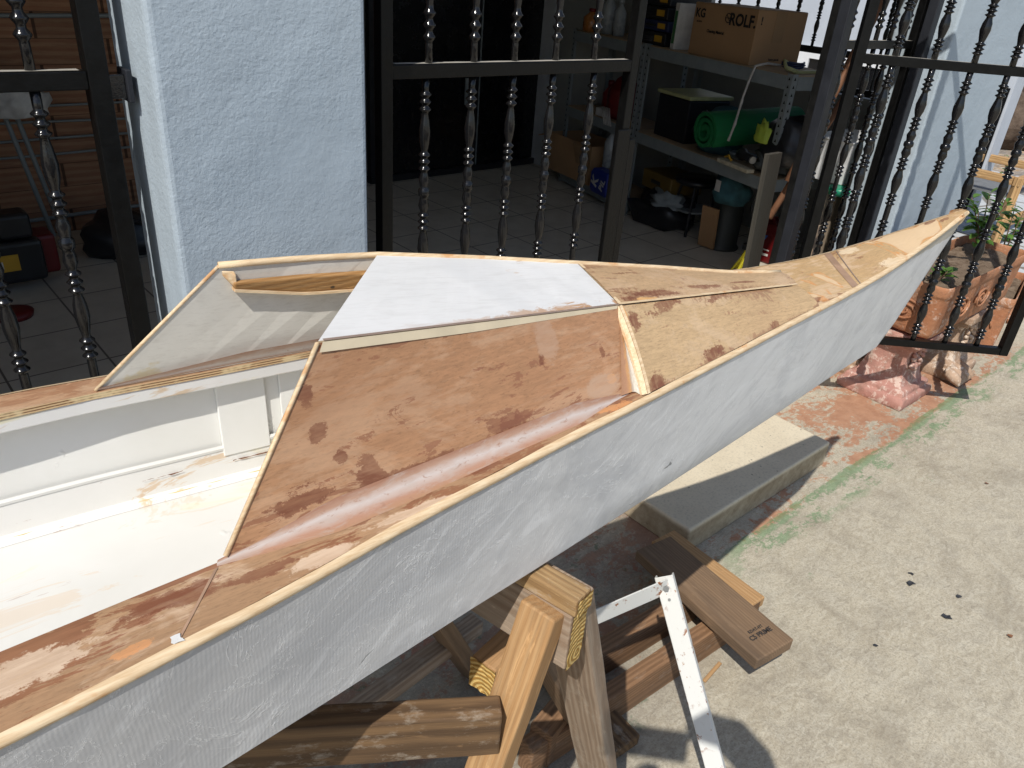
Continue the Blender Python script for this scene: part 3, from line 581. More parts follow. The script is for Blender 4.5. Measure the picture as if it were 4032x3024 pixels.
# chine strip (peeling paint) and butt plate on the far side
b=MB(); b.grid([[wallpt(s,.72,1)+Vector((0,-.0035,0)),wallpt(s,.985,1)+Vector((0,-.005,0)),Vector((s,interp(CN,s)-.024,zb(s)+.0095)),Vector((s,interp(CN,s)-.028,zb(s)+.0065))] for s in IS]); b.build('chine_strip',M['cream_strip'],K)
b=MB(); PS=lin(.305,.368,3)
b.slab([wallpt(s,.12,1)+Vector((0,-.006,0)) for s in PS],[wallpt(s,.80,1)+Vector((0,-.006,0)) for s in PS],(0,.005,0)); b.build('butt_plate',M['cream'],K,bevel=.001)
b=MB(); b.slab([wallpt(s,.12,1)+Vector((0,-.005,0)) for s in (.388,.9)],[wallpt(s,.80,1)+Vector((0,-.005,0)) for s in (.388,.9)],(0,.004,0)); b.build('butt_plate',M['cream'],K,bevel=.001)
M['yseam']=plain('yellow glue seam',(.58,.47,.20),.5,.2,30); M['crack']=plain('dark bare crack',(.20,.09,.05),.8)
b=MB(); rr=random.Random(4); b.grid([[Vector((s,interp(CN,s)-.013+rr.uniform(-.0012,.0012),zb(s)+.0100)),Vector((s,interp(CN,s)-.0185+rr.uniform(-.002,.002),zb(s)+.0100))] for s in lin(-1.2,.9,120)]); b.build('glue_seam',M['yseam'],K)
for s0,s1,t in ((.315,.372,.845),(.20,.25,.83)):
    b=MB(); b.grid([[wallpt(s,t+rr.uniform(0,.008),1)+Vector((0,-.0065,.0)),wallpt(s,t+.003+rr.uniform(0,.014),1)+Vector((0,-.0068,0))] for s in lin(s0,s1,10)]); b.build('crack',M['crack'],K)
b=MB(); b.grid([[wallpt(s,.700,1)+Vector((0,-.004,0)),wallpt(s,.722,1)+Vector((0,-.0058,0)),wallpt(s,.745,1)+Vector((0,-.0048,0))] for s in lin(-1.2,.9,60)]); b.build('strip_edge',M['cream'],K)
# inwales under the deck edge
FI=[(-1.1,.215),(-.9,.212),(0,.199),(.07,.197),(.174,.193),(.293,.180),(.437,.166),(.8,.125)]
NI=[(-1.1,-.19),(-.9,-.188),(0,-.170),(.1,-.166),(.189,-.163),(.45,-.150),(.6,-.142),(.8,-.12)]
IW=lin(-1.05,.8,37)
b=MB()
for s in IW: pass
b.slab([(s,interp(FI,s)+.001,zg(s)-.0085) for s in IW],[(s,interp(FI,s)+.003,zg(s)-.027) for s in IW],(0,.014,0)); b.build('inwale',M['carlin'],K,bevel=.002)
b=MB(); b.slab([(s,interp(NI,s)-.001,zg(s)-.0085) for s in IW],[(s,interp(NI,s)-.006,zg(s)-.040) for s in IW],(0,-.012,0)); b.build('inwale',M['carlin'],K,bevel=.002)
# decks, 8 mm plywood with pale edges
DS=lin(-1.08,.80,47)
b=MB(); b.slab([(s,gn(s)+.005,zg(s)) for s in DS],[(s,interp(NI,s),zg(s)) for s in DS],(0,0,-.008)); o=b.build('side_deck',M['ply_deck'],K); n_=len(DS); setuv(o,[(DS[i%n_],float((i//n_)%2)) for i in range(4*n_)])
b=MB(); b.slab([(s,interp(FI,s),zg(s)) for s in DS],[(s,gf(s)-.003,zg(s)) for s in DS],(0,0,-.008),0,1); b.build('side_deck',[M['ply_deck_far'],M['lam']],K)
AS=lin(-3.05,-1.08,24)
b=MB(); b.slab([(s,gn(s),zg(s)) for s in AS],[(s,gf(s),zg(s)) for s in AS],(0,0,-.008),0,1); b.build('rear_deck',[M['ply_bow'],M['edge']],K)
# gunwale edge (rounded pale strip)
GS=lin(-3.0,1.96,70)+[1.98,2.0,2.012,2.02]
b=MB(); rows=[]
for s in GS:
    y=gn(s); z=zg(s); w_=.0009*math.sin(s*23)+.0007*math.sin(s*61+1); rows.append([(s,y+.0042+w_,z+.0010),(s,y+.0006,z+.0006),(s,y-.0024,z-.0018),(s,y-.0030,z-.0046),(s,y-.0020,z-.0072+w_*.6),(s,y+.001,z-.0085)])
b.grid(rows); b.build('gunwale_strip',M['edge'],K,smooth=True)
b=MB(); b.grid([[(s,gf(s)-.005,zg(s)+.001),(s,gf(s)+.002,zg(s)-.001),(s,gf(s)+.003,zg(s)-.008),(s,gf(s),zg(s)-.010)] for s in GS]); b.build('gunwale_strip',M['edge'],K,smooth=True)
# bow deck forward of the seam (runs under the cabin tip)
BS=lin(1.10,1.95,36)+[1.97,1.985,2.0,2.01,2.018,2.024]
b=MB(); rows=[]
for s in BS:
    a,c=gn(s)+.004,gf(s)-.003
    if s>1.98: k=math.sqrt(max(.0,1-((s-1.98)/.046)**2)); mid=(a+c)/2; a=mid+(a-mid)*k; c=mid+(c-mid)*k
    cam_=.004*min(1,(2.03-s)/.3)
    rows.append([(s,a+(c-a)*t,zg(s)+cam_*4*t*(1-t)) for t in (0,.15,.3,.5,.7,.85,1)])
b.grid(rows); o=b.build('bow_deck',M['ply_bow'],K,smooth=True); tv=(0,.15,.3,.5,.7,.85,1); setuv(o,[(BS[i//7],tv[i%7]) for i in range(7*len(BS))])
b=MB(); rows=[]
for i in range(13):
    t=math.pi*i/12; s=1.978+.05*math.sin(t); y=.0035+.0155*math.cos(t)+.003
    rows.append([(s-.004,y*.9,zg(1.99)+.006),(s,y,zg(1.99)+.002),(s-.002,y,zg(1.99)-.010),(s-.010,y*.8,zg(1.99)-.022)])
b.grid(rows); b.build('nose_cap',M['edge'],K,smooth=True)
# seams across the bow deck
def seam(s0,s1,wd,mat,nm='seam'):
    b=MB(); n=10; rows=[]
    for i in range(n+1):
        t=i/n; s=s0+(s1-s0)*t; a,c=gn(s)+.006,gf(s)-.006; y=a+(c-a)*t; z=zg(s)+.004*4*t*(1-t)+.0009
        rows.append([(s,y,z),(s+wd,y,zg(s+wd)+.004*4*t*(1-t)+.0009)])
    b.grid(rows); b.build(nm,mat,K)
M['seamb']=plain('brown seam glue',(.40,.255,.17),.35,.2,30)
M['seamg']=plain('greyish seam glue',(.27,.20,.16),.4,.2,30)
seam(1.425,1.555,.0035,M['seamg']); seam(1.39,1.515,.022,M['seamb'],'glue_band')
# ---- raised cabin
def P(s,n,z): return Vector((s,n,z-KZ))
Abot=P(.186,-.1635,1.124); Atop=P(.31,-.105,1.277); Ctop=P(.762,-.067,1.206); Dbot=P(.718,-.143,1.122)
def quad(name,A,B,Cc,D,off,mats,nx=14,ny=6,bow=0,par=None):
    """sheet A-B (aft edge foot to top), D-Cc (front edge foot to top)"""
    b=MB(); off=Vector(off); top=[];bot=[]
    for i in range(nx+1):
        t=i/nx; p=A.lerp(D,t); q=B.lerp(Cc,t); r=[p.lerp(q,k/ny)-off.normalized()*bow*4*(k/ny)*(1-k/ny) for k in range(ny+1)]
        top.append(r); bot.append([x+off for x in r])
    b.grid(top,0); b.grid(bot,0)
    n=ny+1
    for i in range(nx):
        for kk in (0,ny):
            b.f.append([i*n+kk,(i+1)*n+kk,(nx+1)*n+(i+1)*n+kk,(nx+1)*n+i*n+kk]); b.m.append(1)
    for k in range(ny):
        for ii in (0,nx):
            b.f.append([ii*n+k,ii*n+k+1,(nx+1)*n+ii*n+k+1,(nx+1)*n+ii*n+k]); b.m.append(1)
    o=b.build(name,mats,K); setuv(o,[((i%((nx+1)*n))//n/nx,(i%n)/ny) for i in range(len(b.v))]); return o
quad('near_panel',Abot,Atop,Ctop,Dbot,(0,.0045,-.001),[M['ply_near'],M['edge']])
# forward near panel: foot on the gunwale, top on the ridge
nf=12
foot=[Vector((s,gn(s)+.004,zg(s)+.002)) for s in lin(.738,1.241,nf)]
apexN=P(1.26,-.041,1.132)
top=[Vector(Ctop.lerp(apexN,i/nf)) for i in range(nf+1)]
b=MB(); rows=[[f.lerp(t_,k/6)+Vector((0,-.004,.002))*(4*(k/6)*(1-k/6)) for k in range(7)] for f,t_ in zip(foot,top)]
b.grid(rows); o=b.build('fore_panel',M['ply_fore'],K); setuv(o,[((i//7)/nf,(i%7)/6) for i in range(7*(nf+1))])
b=MB(); r0=rows[0]; b.grid([[p+Vector((-.001,-.0008,.0008)) for p in r0],[p+Vector((-.0065,.003,-.001)) for p in r0],[p+Vector((-.007,.006,-.003)) for p in r0]]); b.build('fore_panel_edge',M['edge'],K)
b=MB(); b.grid([[p+Vector((.0045,-.0012,.0012)) for p in r0],[p+Vector((-.001,-.0016,.0010)) for p in r0]]); b.build('fore_panel_edge',M['edge'],K)
# milky triangular corner between the two panels
b=MB(); rows=[]
for k in range(7):
    t=k/6; p=Dbot.lerp(Ctop,t)+Vector((.0,-.001,.001)); q=r0[k]+Vector((-.006,.004,-.002)); m_=(p+q)/2+Vector((.004,.004,0))
    rows.append([p+Vector((-.014*(1-t),-.001,.0)),p.lerp(m_,.5),m_,q])
b.grid(rows); o=b.build('corner_fillet',M['fillet_milk'],K,smooth=True); setuv(o,[((i//4)/6,(0,.4,.7,1)[i%4]) for i in range(28)])
# top panel: white primed part then bare plywood to the tip
topN=[Atop,Ctop,apexN]
FT=[P(.315,.163,1.261),P(.41,.155,1.256),P(.513,.140,1.2495),P(.67,.112,1.228),P(.82,.080,1.206),P(1.0,.055,1.176),P(1.15,.030,1.150),P(1.285,.010,1.134)]
def fte(s):
    for a,c in zip(FT,FT[1:]):
        if s<=c.x: return a.lerp(c,max(0,(s-a.x)/(c.x-a.x)))
    return FT[-1]
def nte(s): return Atop.lerp(Ctop,(s-Atop.x)/(Ctop.x-Atop.x)) if s<Ctop.x else Ctop.lerp(apexN,(s-Ctop.x)/(apexN.x-Ctop.x))
b=MB(); NE=[nte(s) for s in lin(.31,.762,12)]; FE=[fte(s) for s in lin(.513,.822,12)]
b.slab([p+Vector((0,0,.002)) for p in NE],[p+Vector((0,0,.002)) for p in FE],(0,0,-.005),0,1); b.build('top_panel',[M['toppaint'],M['edge']],K)
b=MB(); NE2=[nte(s) for s in lin(.762,1.26,12)]; FE2=[fte(s) for s in lin(.822,1.285,12)]
b.grid([[p.lerp(q,k/4)+Vector((0,0,.0015+.004*4*(k/4)*(1-k/4))) for k in range(5)] for p,q in zip(NE2,FE2)]); o=b.build('fore_top_panel',M['ply_top'],K,smooth=True); setuv(o,[((i//5)/12,(i%5)/4) for i in range(65)])
# ridge glue line and pale sanded band along the near top edge
b=MB(); b.grid([[p+Vector((0,-.0012,.0028)),p+Vector((0,.0045,.0032))] for p in NE2]); b.build('ridge_edge',M['edge'],K)
b=MB(); b.grid([[nte(s)+Vector((0,-.0012,.0012)),nte(s)+Vector((0,-.0012,.0012))+(Vector((-.10,-.062,-.152)) if True else 0)*(.055*(1-.6*max(0,(s-.5)/.262)))] for s in lin(.314,.758,14)]); b.build('edge_band',M['tape'],K)
b=MB(); b.grid([[nte(s)+Vector((0,-.0015,.0024)),nte(s)+Vector((0,.0012,.0034))] for s in lin(.315,.76,14)]); b.build('ridge_glue',M['seamg'],K)
b=MB(); NN=[p+Vector((0,0,.003)) for p in (Ctop,fte(.822))]; b.grid([[NN[0],NN[0]+Vector((.006,0,-.0005))],[NN[1],NN[1]+Vector((.006,0,-.0005))]]); b.build('joint_strip',M['edge'],K)
# far panel
ff=[Vector((s,interp(FI,s)+.004,zg(s)+.001)) for s in lin(.168,.80,12)]
ft=[fte(s) for s in lin(.315,.86,12)]
b=MB(); b.slab([p+Vector((0,-.001,0)) for p in ff],[p+Vector((0,-.001,0)) for p in ft],(0,.005,.001),0,1); b.build('far_panel',[M['primer'],M['edge']],K)
# far forward panel down to the gunwale, out of the lens but real
b=MB(); b.grid([[fte(s)+Vector((0,.002,0)),Vector((s,gf(s)-.003,zg(s)+.002))] for s in lin(.80,1.285,10)]); b.build('fore_panel',M['ply_fore'],K)
# pale top edge of the far panel
b=MB(); b.tube([p+Vector((0,.001,.0015)) for p in [fte(s) for s in lin(.313,1.28,24)]],.0045,6); b.build('far_panel_edge',M['edge'],K,smooth=True)
# honey coloured stringer under the far top edge
def st(s,dn,dz): p=fte(s); return p+Vector((0,dn,dz))
b=MB(); SSx=lin(.328,.9,28)
tp=lambda s:min(1,.3+(s-.33)/.12)
b.slab([st(s,.0005,-.018) for s in SSx],[st(s,.003,-.021-.019*tp(s)) for s in SSx],(0,-.010,-.001),0,0); b.build('stringer',M['honey'],K,bevel=.002)
b=MB(); b.slab([st(s,-.0085,-.0215-.019*tp(s)) for s in SSx],[st(s,-.0085,-.0250-.019*tp(s)) for s in SSx],(0,.011,0)); b.build('stringer_edge',M['edge'],K)
b=MB(); b.hexa([st(.318,.001,-.012),st(.332,.002,-.030),st(.332,-.006,-.029),st(.319,-.002,-.010)],[st(.317,-.001,-.004),st(.332,-.001,-.006),st(.332,-.006,-.010),st(.318,-.003,-.006)]); b.build('corner_block',M['edge'],K,bevel=.002)
# aft edges of the panels (pale)
for p,q in ((Abot,Atop),(ff[0],FT[0])):
    b=MB(); b.tube([p+Vector((-.001,0,0)),q+Vector((-.001,0,0))],.0023,6); b.build('panel_edge',M['edge'],K,smooth=True)
# milky fillets along the foot of both panels
def filletstrip(foot,outd,upd,name='fillet'):
    n=len(foot); k=7; b=MB(); rows=[]
    for i,p in enumerate(foot):
        f=max(.2,min(1,.2+i/5,.25+(n-1-i)/5)); o_=Vector(outd)*f; u_=Vector(upd)*f
        rows.append([ (p+o_)*(1-t)**2+(p+(o_+u_)*.12)*2*t*(1-t)+(p+u_)*t*t for t in [j/k for j in range(k+1)]])
    b.grid(rows); ob=b.build(name,M['fillet'],K,smooth=True)
    uv=ob.data.uv_layers.new(name='UVMap'); nn=k+1
    for lp in ob.data.loops:
        vi=lp.vertex_index; uv.data[lp.index].uv=(rows[vi//nn][0].x,(vi%nn)/k)
    return ob
nfoot=[Abot.lerp(Dbot,t)+Vector((0,-.0008,-.0045)) for t in lin(-.02,1,20)]
filletstrip(nfoot,(0,-.024,.0012),(.0135,.006,.0165))
ffoot=[ff[0].lerp(ff[-1],t)+Vector((0,-.0015,0)) for t in lin(0,1,16)]
filletstrip(ffoot,(0,-.0015,.0025),(.012,-.0125,.0215))
# joint in the near side deck with a dab of filler and pale scarf
M['filler']=plain('white filler dab',(.74,.74,.72),.5,.1)
b=MB(); s=.118
b.grid([[(s,-.235,zg(0)+.0008),(s+.003,-.235,zg(0)+.0008)],[(s+.055,-.17,zg(0)+.0008),(s+.058,-.17,zg(0)+.0008)]]); b.build('deck_joint',M['seamb'],K)
b=MB(); rr=random.Random(2)
b.grid([[(.117+.004*i+rr.uniform(-.001,.001),-.236+.003*j+rr.uniform(-.001,.001),zg(0)+.0015+.001*((i+j)%2)) for j in range(4)] for i in range(3)]); b.build('filler_dab',M['filler'],K,smooth=True)
# ================================================================ SAWHORSE AND TIMBER
def pl3(p,z=None): return Vector(p)
D_=Vector((-.82,.575,0)).normalized(); M_=Vector((-.575,-.82,0)).normalized(); Eb=Vector((.111,.705,0))
H=thing('sawhorse','wooden sawhorse with yellow sawn beam ends under the kayak hull','sawhorse',(.0,.95,0))
def hp(name,p0,p1,wd,th,m,up,bev=.003,rough=.0006): return plank(name,p0,p1,wd,th,M[m],H,up=up,bevel=bev,rough=rough)
M['pine_top']=lumber('stained top strip',(.44,.29,.14),(.27,.16,.07),ring=30,amt=.5,dirty=.5,off=(0,.05,.02))
def Z(v,z): return Vector((v.x,v.y,z))
o=hp('beam_cap',Z(Eb,.9145),Z(Eb+D_*.75,.9145),.034,.027,'pine_top',(0,0,1))
o=hp('beam',Z(Eb+D_*.004-M_*.001,.853),Z(Eb+D_*.75,.853),.034,.094,'pine_grey',(0,0,1))
for c_,z0,w_,h_,nm in ((Eb,.9145,.0335,.0265,0),(Eb+D_*.004-M_*.001,.853,.0335,.0935,1)):
    b=MB(); n=10; rnd=random.Random(nm); rows=[]
    for j in range(n+1):
        rows.append([(-.0015-rnd.uniform(0,.0012),-w_/2+w_*i/8,-h_/2+h_*j/n) for i in range(9)])
    b.grid(rows); e_=b.build('end_grain',M['end1'],H); Mx=frame(Z(c_,z0),Z(c_+D_,z0),(0,0,1)); Mx.translation=Z(c_,z0); e_.matrix_local=pmat(H).inverted()@Mx
def horseleg(top,foot,wd,th,m,nm='leg'): return hp(nm,top,foot,wd,th,m,M_)
horseleg(Vector((.065,.711,.90)),Vector((-.125,.515,.0)),.052,.036,'pine_orange')
horseleg(Vector((.089,.748,.906)),Vector((.285,1.0,.0)),.072,.030,'pine_grey')
horseleg(Vector((-.24,.955,.86)),Vector((-.03,1.36,.0)),.07,.035,'board_brown')
horseleg(Vector((-.29,.645,.73)),Vector((-.35,.70,.0)),.07,.04,'pine_orange')
M['cross']=lumber('reddish cross piece',(.50,.30,.15),(.42,.24,.11),ring=24,amt=.25)
hp('cross_piece',Vector((-.006,.776,.685)),Vector((.115,.950,.685)),.045,.058,'cross',(0,0,1))
b=MB(); rnd=random.Random(9); rows=[[(-.0012-rnd.uniform(0,.0025),-.0225+.045*i/6,-.029+.058*j/8) for i in range(7)] for j in range(9)]
b.grid(rows); e_=b.build('end_grain',M['end1'],H); Mx=frame(Vector((-.006,.776,.685)),Vector((.115,.950,.685)),(0,0,1)); Mx.translation=Vector((-.006,.776,.685)); e_.matrix_local=pmat(H).inverted()@Mx
hp('side_brace',Vector((.021,.655,.743)),Vector((-.58,.552,.743)),.034,.074,'board_dark',(0,0,1))
hp('diagonal_brace',Vector((.0,.93,.74)),Vector((.235,1.19,.04)),.05,.03,'board_brown',M_)
hp('stretcher',Vector((-.035,1.345,.20)),Vector((-.62,.655,.20)),.042,.04,'pine_grey',(0,0,1))
def timber(label,p0,p1,wd,th,m,up=(0,0,1),grp='loose timber under and beside the sawhorse',name='timber',rough=.0008):
    o=plank(name,p0,p1,wd,th,M[m],None,up=up,bevel=.004,rough=rough); tag(o,label,'timber',grp); return o
t1=timber('wide dark brown board with black stamp lying on top of the timber pile',(.452,1.765,.128),(.715,1.394,.128),.135,.036,'board_brown')
timber('short orange board poking out from beneath the stamped dark board',(.50,1.86,.083),(.718,1.597,.083),.10,.034,'pine_orange')
timber('long reddish brown sleeper with knots lying in front on the concrete',(.10,1.105,.0475),(.73,1.635,.0475),.045,.095,'sleeper')
timber('greyer sleeper behind the knotted one, mostly in shade',(.21,1.345,.0475),(.66,1.72,.0475),.045,.095,'sleeper')
timber('dark board with pale cut end beside the grey sawhorse leg foot',(.13,1.42,.030),(.335,1.165,.030),.085,.035,'board_dark')
timber('upright dark reddish offcut between the two near sawhorse legs',(.13,1.13,.06),(.19,1.22,.06),.06,.11,'sleeper')
timber('small support block under the stamped dark board',(.60,1.55,.052),(.66,1.60,.052),.06,.112,'board_dark')
o=plank('wood_splinter',Vector((.562,1.399,.006)),Vector((.617,1.465,.006)),.010,.005,M['pine_orange'],bevel=.001); tag(o,'thin orange wood splinter lying on the concrete right of the white metal leg','splinter')
def text(s,size,mat,parent,mtx,name='lettering',extr=.0004,align='CENTER'):
    c=bpy.data.curves.new('t','FONT'); c.body=s; c.size=size; c.extrude=extr; c.offset=size*.03; c.align_x=align; c.align_y='CENTER'; c.resolution_u=3
    o=bpy.data.objects.new('t',c); C.objects.link(o); bpy.context.view_layer.update()
    me=bpy.data.meshes.new_from_object(o.evaluated_get(bpy.context.evaluated_depsgraph_get())); bpy.data.objects.remove(o)
    me.materials.clear(); me.materials.append(mat); r=bpy.data.objects.new(name,me); C.objects.link(r); r.parent=parent; r.matrix_local=mtx; return r
M['ink']=plain('faded black ink',(.035,.03,.028),.8,.3)
L1=.5*(Vector((.452,1.765,0))-Vector((.715,1.394,0))).length
T=Matrix.Translation((L1-.055,.005,.0186))@Matrix.Rotation(R(90),4,'Z')
text('C5 PRIME',.019,M['ink'],t1,T@Matrix.Translation((0,-.0,0)),'stamp'); text('KDAT-HT',.012,M['ink'],t1,T@Matrix.Translation((0,.018,0)),'stamp')
# white angle-iron leg
def rusty():
    g=G('chipped white metal'); n=g.noise(45,6,.7,.6); n2=g.noise(14,3,.5,seed=(3,2,2)); m=g.math('MULTIPLY',g.ramp(n,[(.57,0),(.61,1)]),g.ramp(n2,[(.50,0),(.58,1)]))
    c=g.mix(m,(.66,.665,.64),(.26,.09,.025)); c=g.mix(g.ramp(g.noise(90,3,.6,seed=(5,5,5)),[(.70,0),(.72,.8)]),c,(.35,.16,.05)); return g.fin(c,.45,.5,0,g.bump(m,-.3,.001))
M['rusty']=rusty()
wl=thing('metal_leg','white painted angle iron leg with rust spots bent beside the sawhorse','metal leg',(.56,.885,0))
cnr=Vector((.352,1.2,.5))
plank('arm',cnr,Vector((.03,1.005,.475)),.003,.044,M['rusty'],wl,up=(0,0,1),bevel=.0008)
plank('arm_flange',cnr+Vector((0,.010,-.0175)),Vector((.03,1.015,.4575)),.020,.003,M['rusty'],wl,up=(0,0,1),bevel=.0008)
vl=(Vector((.56,.885,0))-cnr).normalized(); face=Vector((-.35,-.6,.55)); sidev=vl.cross(face).normalized(); face=sidev.cross(vl).normalized()
if face.y>0: face=-face
sidev=vl.cross(face).normalized()
a0=cnr-vl*.022+face*.003; a1=Vector((.56,.885,0))+face*.003
plank('upright',a0,a1,.036,.003,M['rusty'],wl,up=face,bevel=.0008)
for sg in (-1,1): plank('upright_flange',a0+sidev*.0175*sg-face*.010,a1+sidev*.0175*sg-face*.010,.003,.020,M['rusty'],wl,up=face,bevel=.0008)
M['zinc']=plain('zinc bolt',(.45,.45,.44),.35,.1,metal=.8)
for dz,rd in ((.024,.0065),(.048,.003)):
    p=a0+vl*dz+face*.002; b=MB(); b.tube([p,p+face*(.006 if rd>.004 else .002)],rd,6 if rd>.004 else 10); q=b.build('bolt',M['zinc'],wl); q.matrix_local=pmat(wl).inverted()
# concrete step
b=MB(); b.box(.775,1.645,-.545,-.165,0,.102); o=b.build('concrete_step',M['slab'],bevel=.007,seg=3); o.location=W(0,0); o.rotation_euler=(0,0,BA); tag(o,'pale cast concrete slab lying as a step in front of the garage floor','step')
# dead leaves and chips
M['flake']=plain('dark leaf scrap',(.03,.032,.038),.7,.3)
M['flakeb']=plain('brown chip',(.22,.10,.05),.8,.3)
rnd=random.Random(11)
LV=[((1.283,1.846),.016,'flake','black curled leaf scrap on the concrete, higher of the two big ones'),((1.308,1.895),.009,'flake','tiny black scrap just above the higher curled leaf scrap'),
 ((1.337,1.712),.015,'flake','black twisted leaf scrap, lower right of the two big ones'),((1.416,1.806),.009,'flake','small black scrap just above the lower twisted leaf scrap'),
 ((1.074,1.577),.008,'flake','black crumb on the concrete right of the stamped board'),((.536,1.387),.006,'flakeb','brown chip on the concrete beside the wood splinter'),
 ((1.494,1.658),.010,'flakeb','rust brown chip nearest the right edge of the concrete'),((1.824,2.45),.008,'flakeb','rust brown chip below the planter on plain concrete')]
for i,(p,r,m,lb) in enumerate(LV):
    b=MB(); k=9; rows=[]
    for a in range(3):
        rows.append([(p[0]+(r*(.35+.65*rnd.random())*(a/2))*math.cos(2*math.pi*j/k)*1.3,p[1]+(r*(.35+.65*rnd.random())*(a/2))*math.sin(2*math.pi*j/k),.004+rnd.uniform(0,.4)*r*(a/2)) for j in range(k)])
    b.grid(rows,close=True); o=b.build('leaf_scrap' if m=='flake' else 'chip',M[m]); tag(o,lb,'leaf scrap' if m=='flake' else 'chip','scraps on the concrete')
# ================================================================ PLANTERS
def terra(name,c1,c2,pale,amt=.5,lo=.52):
    g=G(name); n=g.noise(9,6,.65,.6); c=g.mix(g.ramp(n,[(.3,0),(.7,1)]),c1,c2); p=g.noise(30,9,.78,.4,seed=(4,1,1)); p2=g.noise(7,4,.6,seed=(1,4,1)); pp=g.math('ADD',p,g.math('MULTIPLY',g.math('SUBTRACT',p2,.5),.5)); c=g.mix(g.ramp(pp,[(lo-.01,0),(lo+.05,amt)]),c,pale)
    gr=g.noise(11,7,.7,.8,seed=(7,7,2)); c=g.mix(g.math('MULTIPLY',g.ramp(gr,[(.5,0),(.64,1)]),.45),c,(.16,.105,.075))
    return g.fin(c,.85,.25,0,g.bump(g.math('ADD',g.noise(60,4,.6),p),.7,.005))
M['terra']=terra('weathered terracotta',(.36,.15,.075),(.47,.23,.125),(.62,.47,.38),.7,.57)
M['pinkstone']=terra('flaking pink concrete',(.40,.20,.165),(.50,.275,.22),(.70,.57,.49),.75,.53)
M['beige_stone']=terra('flaking beige concrete',(.36,.24,.16),(.50,.36,.26),(.74,.64,.54),.8,.54)
def soil():
    g=G('dry soil'); n=g.noise(30,6,.7); c=g.mix(g.ramp(n,[(.35,0),(.65,1)]),(.11,.075,.05),(.24,.18,.13)); return g.fin(c,.95,.1,0,g.bump(n,.9,.01))
M['soil']=soil()
def sq(prof,rx,ry,mb,mi=0,n=6,rnd=None,amp=.0):
    """square-section stack: prof (half scale, z); rx, ry half sizes"""
    rows=[]
    for s_,z in prof:
        r=[]
        for side in range(4):
            for k in range(n):
                t=-1+2*k/n; x,y=((t,-1),(1,t),(-t,1),(-1,-t))[side]
                q=Vector((x*rx*s_,y*ry*s_,z))
                if rnd: q+=Vector((rnd.uniform(-amp,amp),rnd.uniform(-amp,amp),rnd.uniform(-amp,amp)))
                r.append(q)
        rows.append(r)
    mb.grid(rows,mi,close=True); k=4*n; base=len(mb.v)-k*len(rows)
    mb.f.append([base+i for i in range(k)][::-1]); mb.m.append(mi); mb.f.append([base+k*(len(rows)-1)+i for i in range(k)]); mb.m.append(mi)
def pedestal(label,u,v,mat,sc=1.0,seed=1,rot=0):
    e=thing('pedestal',label,'pedestal',W(u,v),BA+rot,'stone pedestals under the trough')
    rnd=random.Random(seed); b=MB()
    sq([(1,0),(1.02,.02),(1.02,.040),(.98,.050),(.90,.053),(.90,.070),(.86,.078),(.74,.082),(.66,.11),(.58,.16),(.55,.20),(.58,.235),(.66,.262),(.80,.268),(.82,.285),(.92,.290),(.94,.325)],.15*sc,.15*sc,b,0,10,rnd,.0016)
    o=b.build('column',M[mat],e,smooth=True,bevel=.006,seg=2); md=o.modifiers.new('es','EDGE_SPLIT'); md.split_angle=R(40)
    b=MB()
    for sx in (-1,1):
        for i in range(7):   # carved relief on the front and the side
            a=i*.9; b.tube([(sx*.03*math.cos(a+t*.9)*1.6,-.104+.012*t,.20+.05*math.sin(a)+.02*t) for t in (0,.5,1)],[.010,.012,.006],6)
    b.build('relief',M[mat],e,smooth=True)
    return e
pedestal('pink flaking concrete pedestal under the near end of the terracotta trough',2.47,-.385,'pinkstone',1.0,1)
e=pedestal('beige concrete pedestal with worn paw under the far end of the trough',2.96,-.42,'beige_stone',.9,4)
b=MB()
for i in range(4): b.tube([(-.16+.045*i,-.10,.06),(-.165+.045*i,-.145,.045),(-.165+.045*i,-.185,.022)],[.026,.027,.018],8)
b.build('paw',M['beige_stone'],e,smooth=True)
e=pedestal('pale corner foot of a third pedestal half hidden behind the pink one',2.58,-.14,'beige_stone',.85,7)
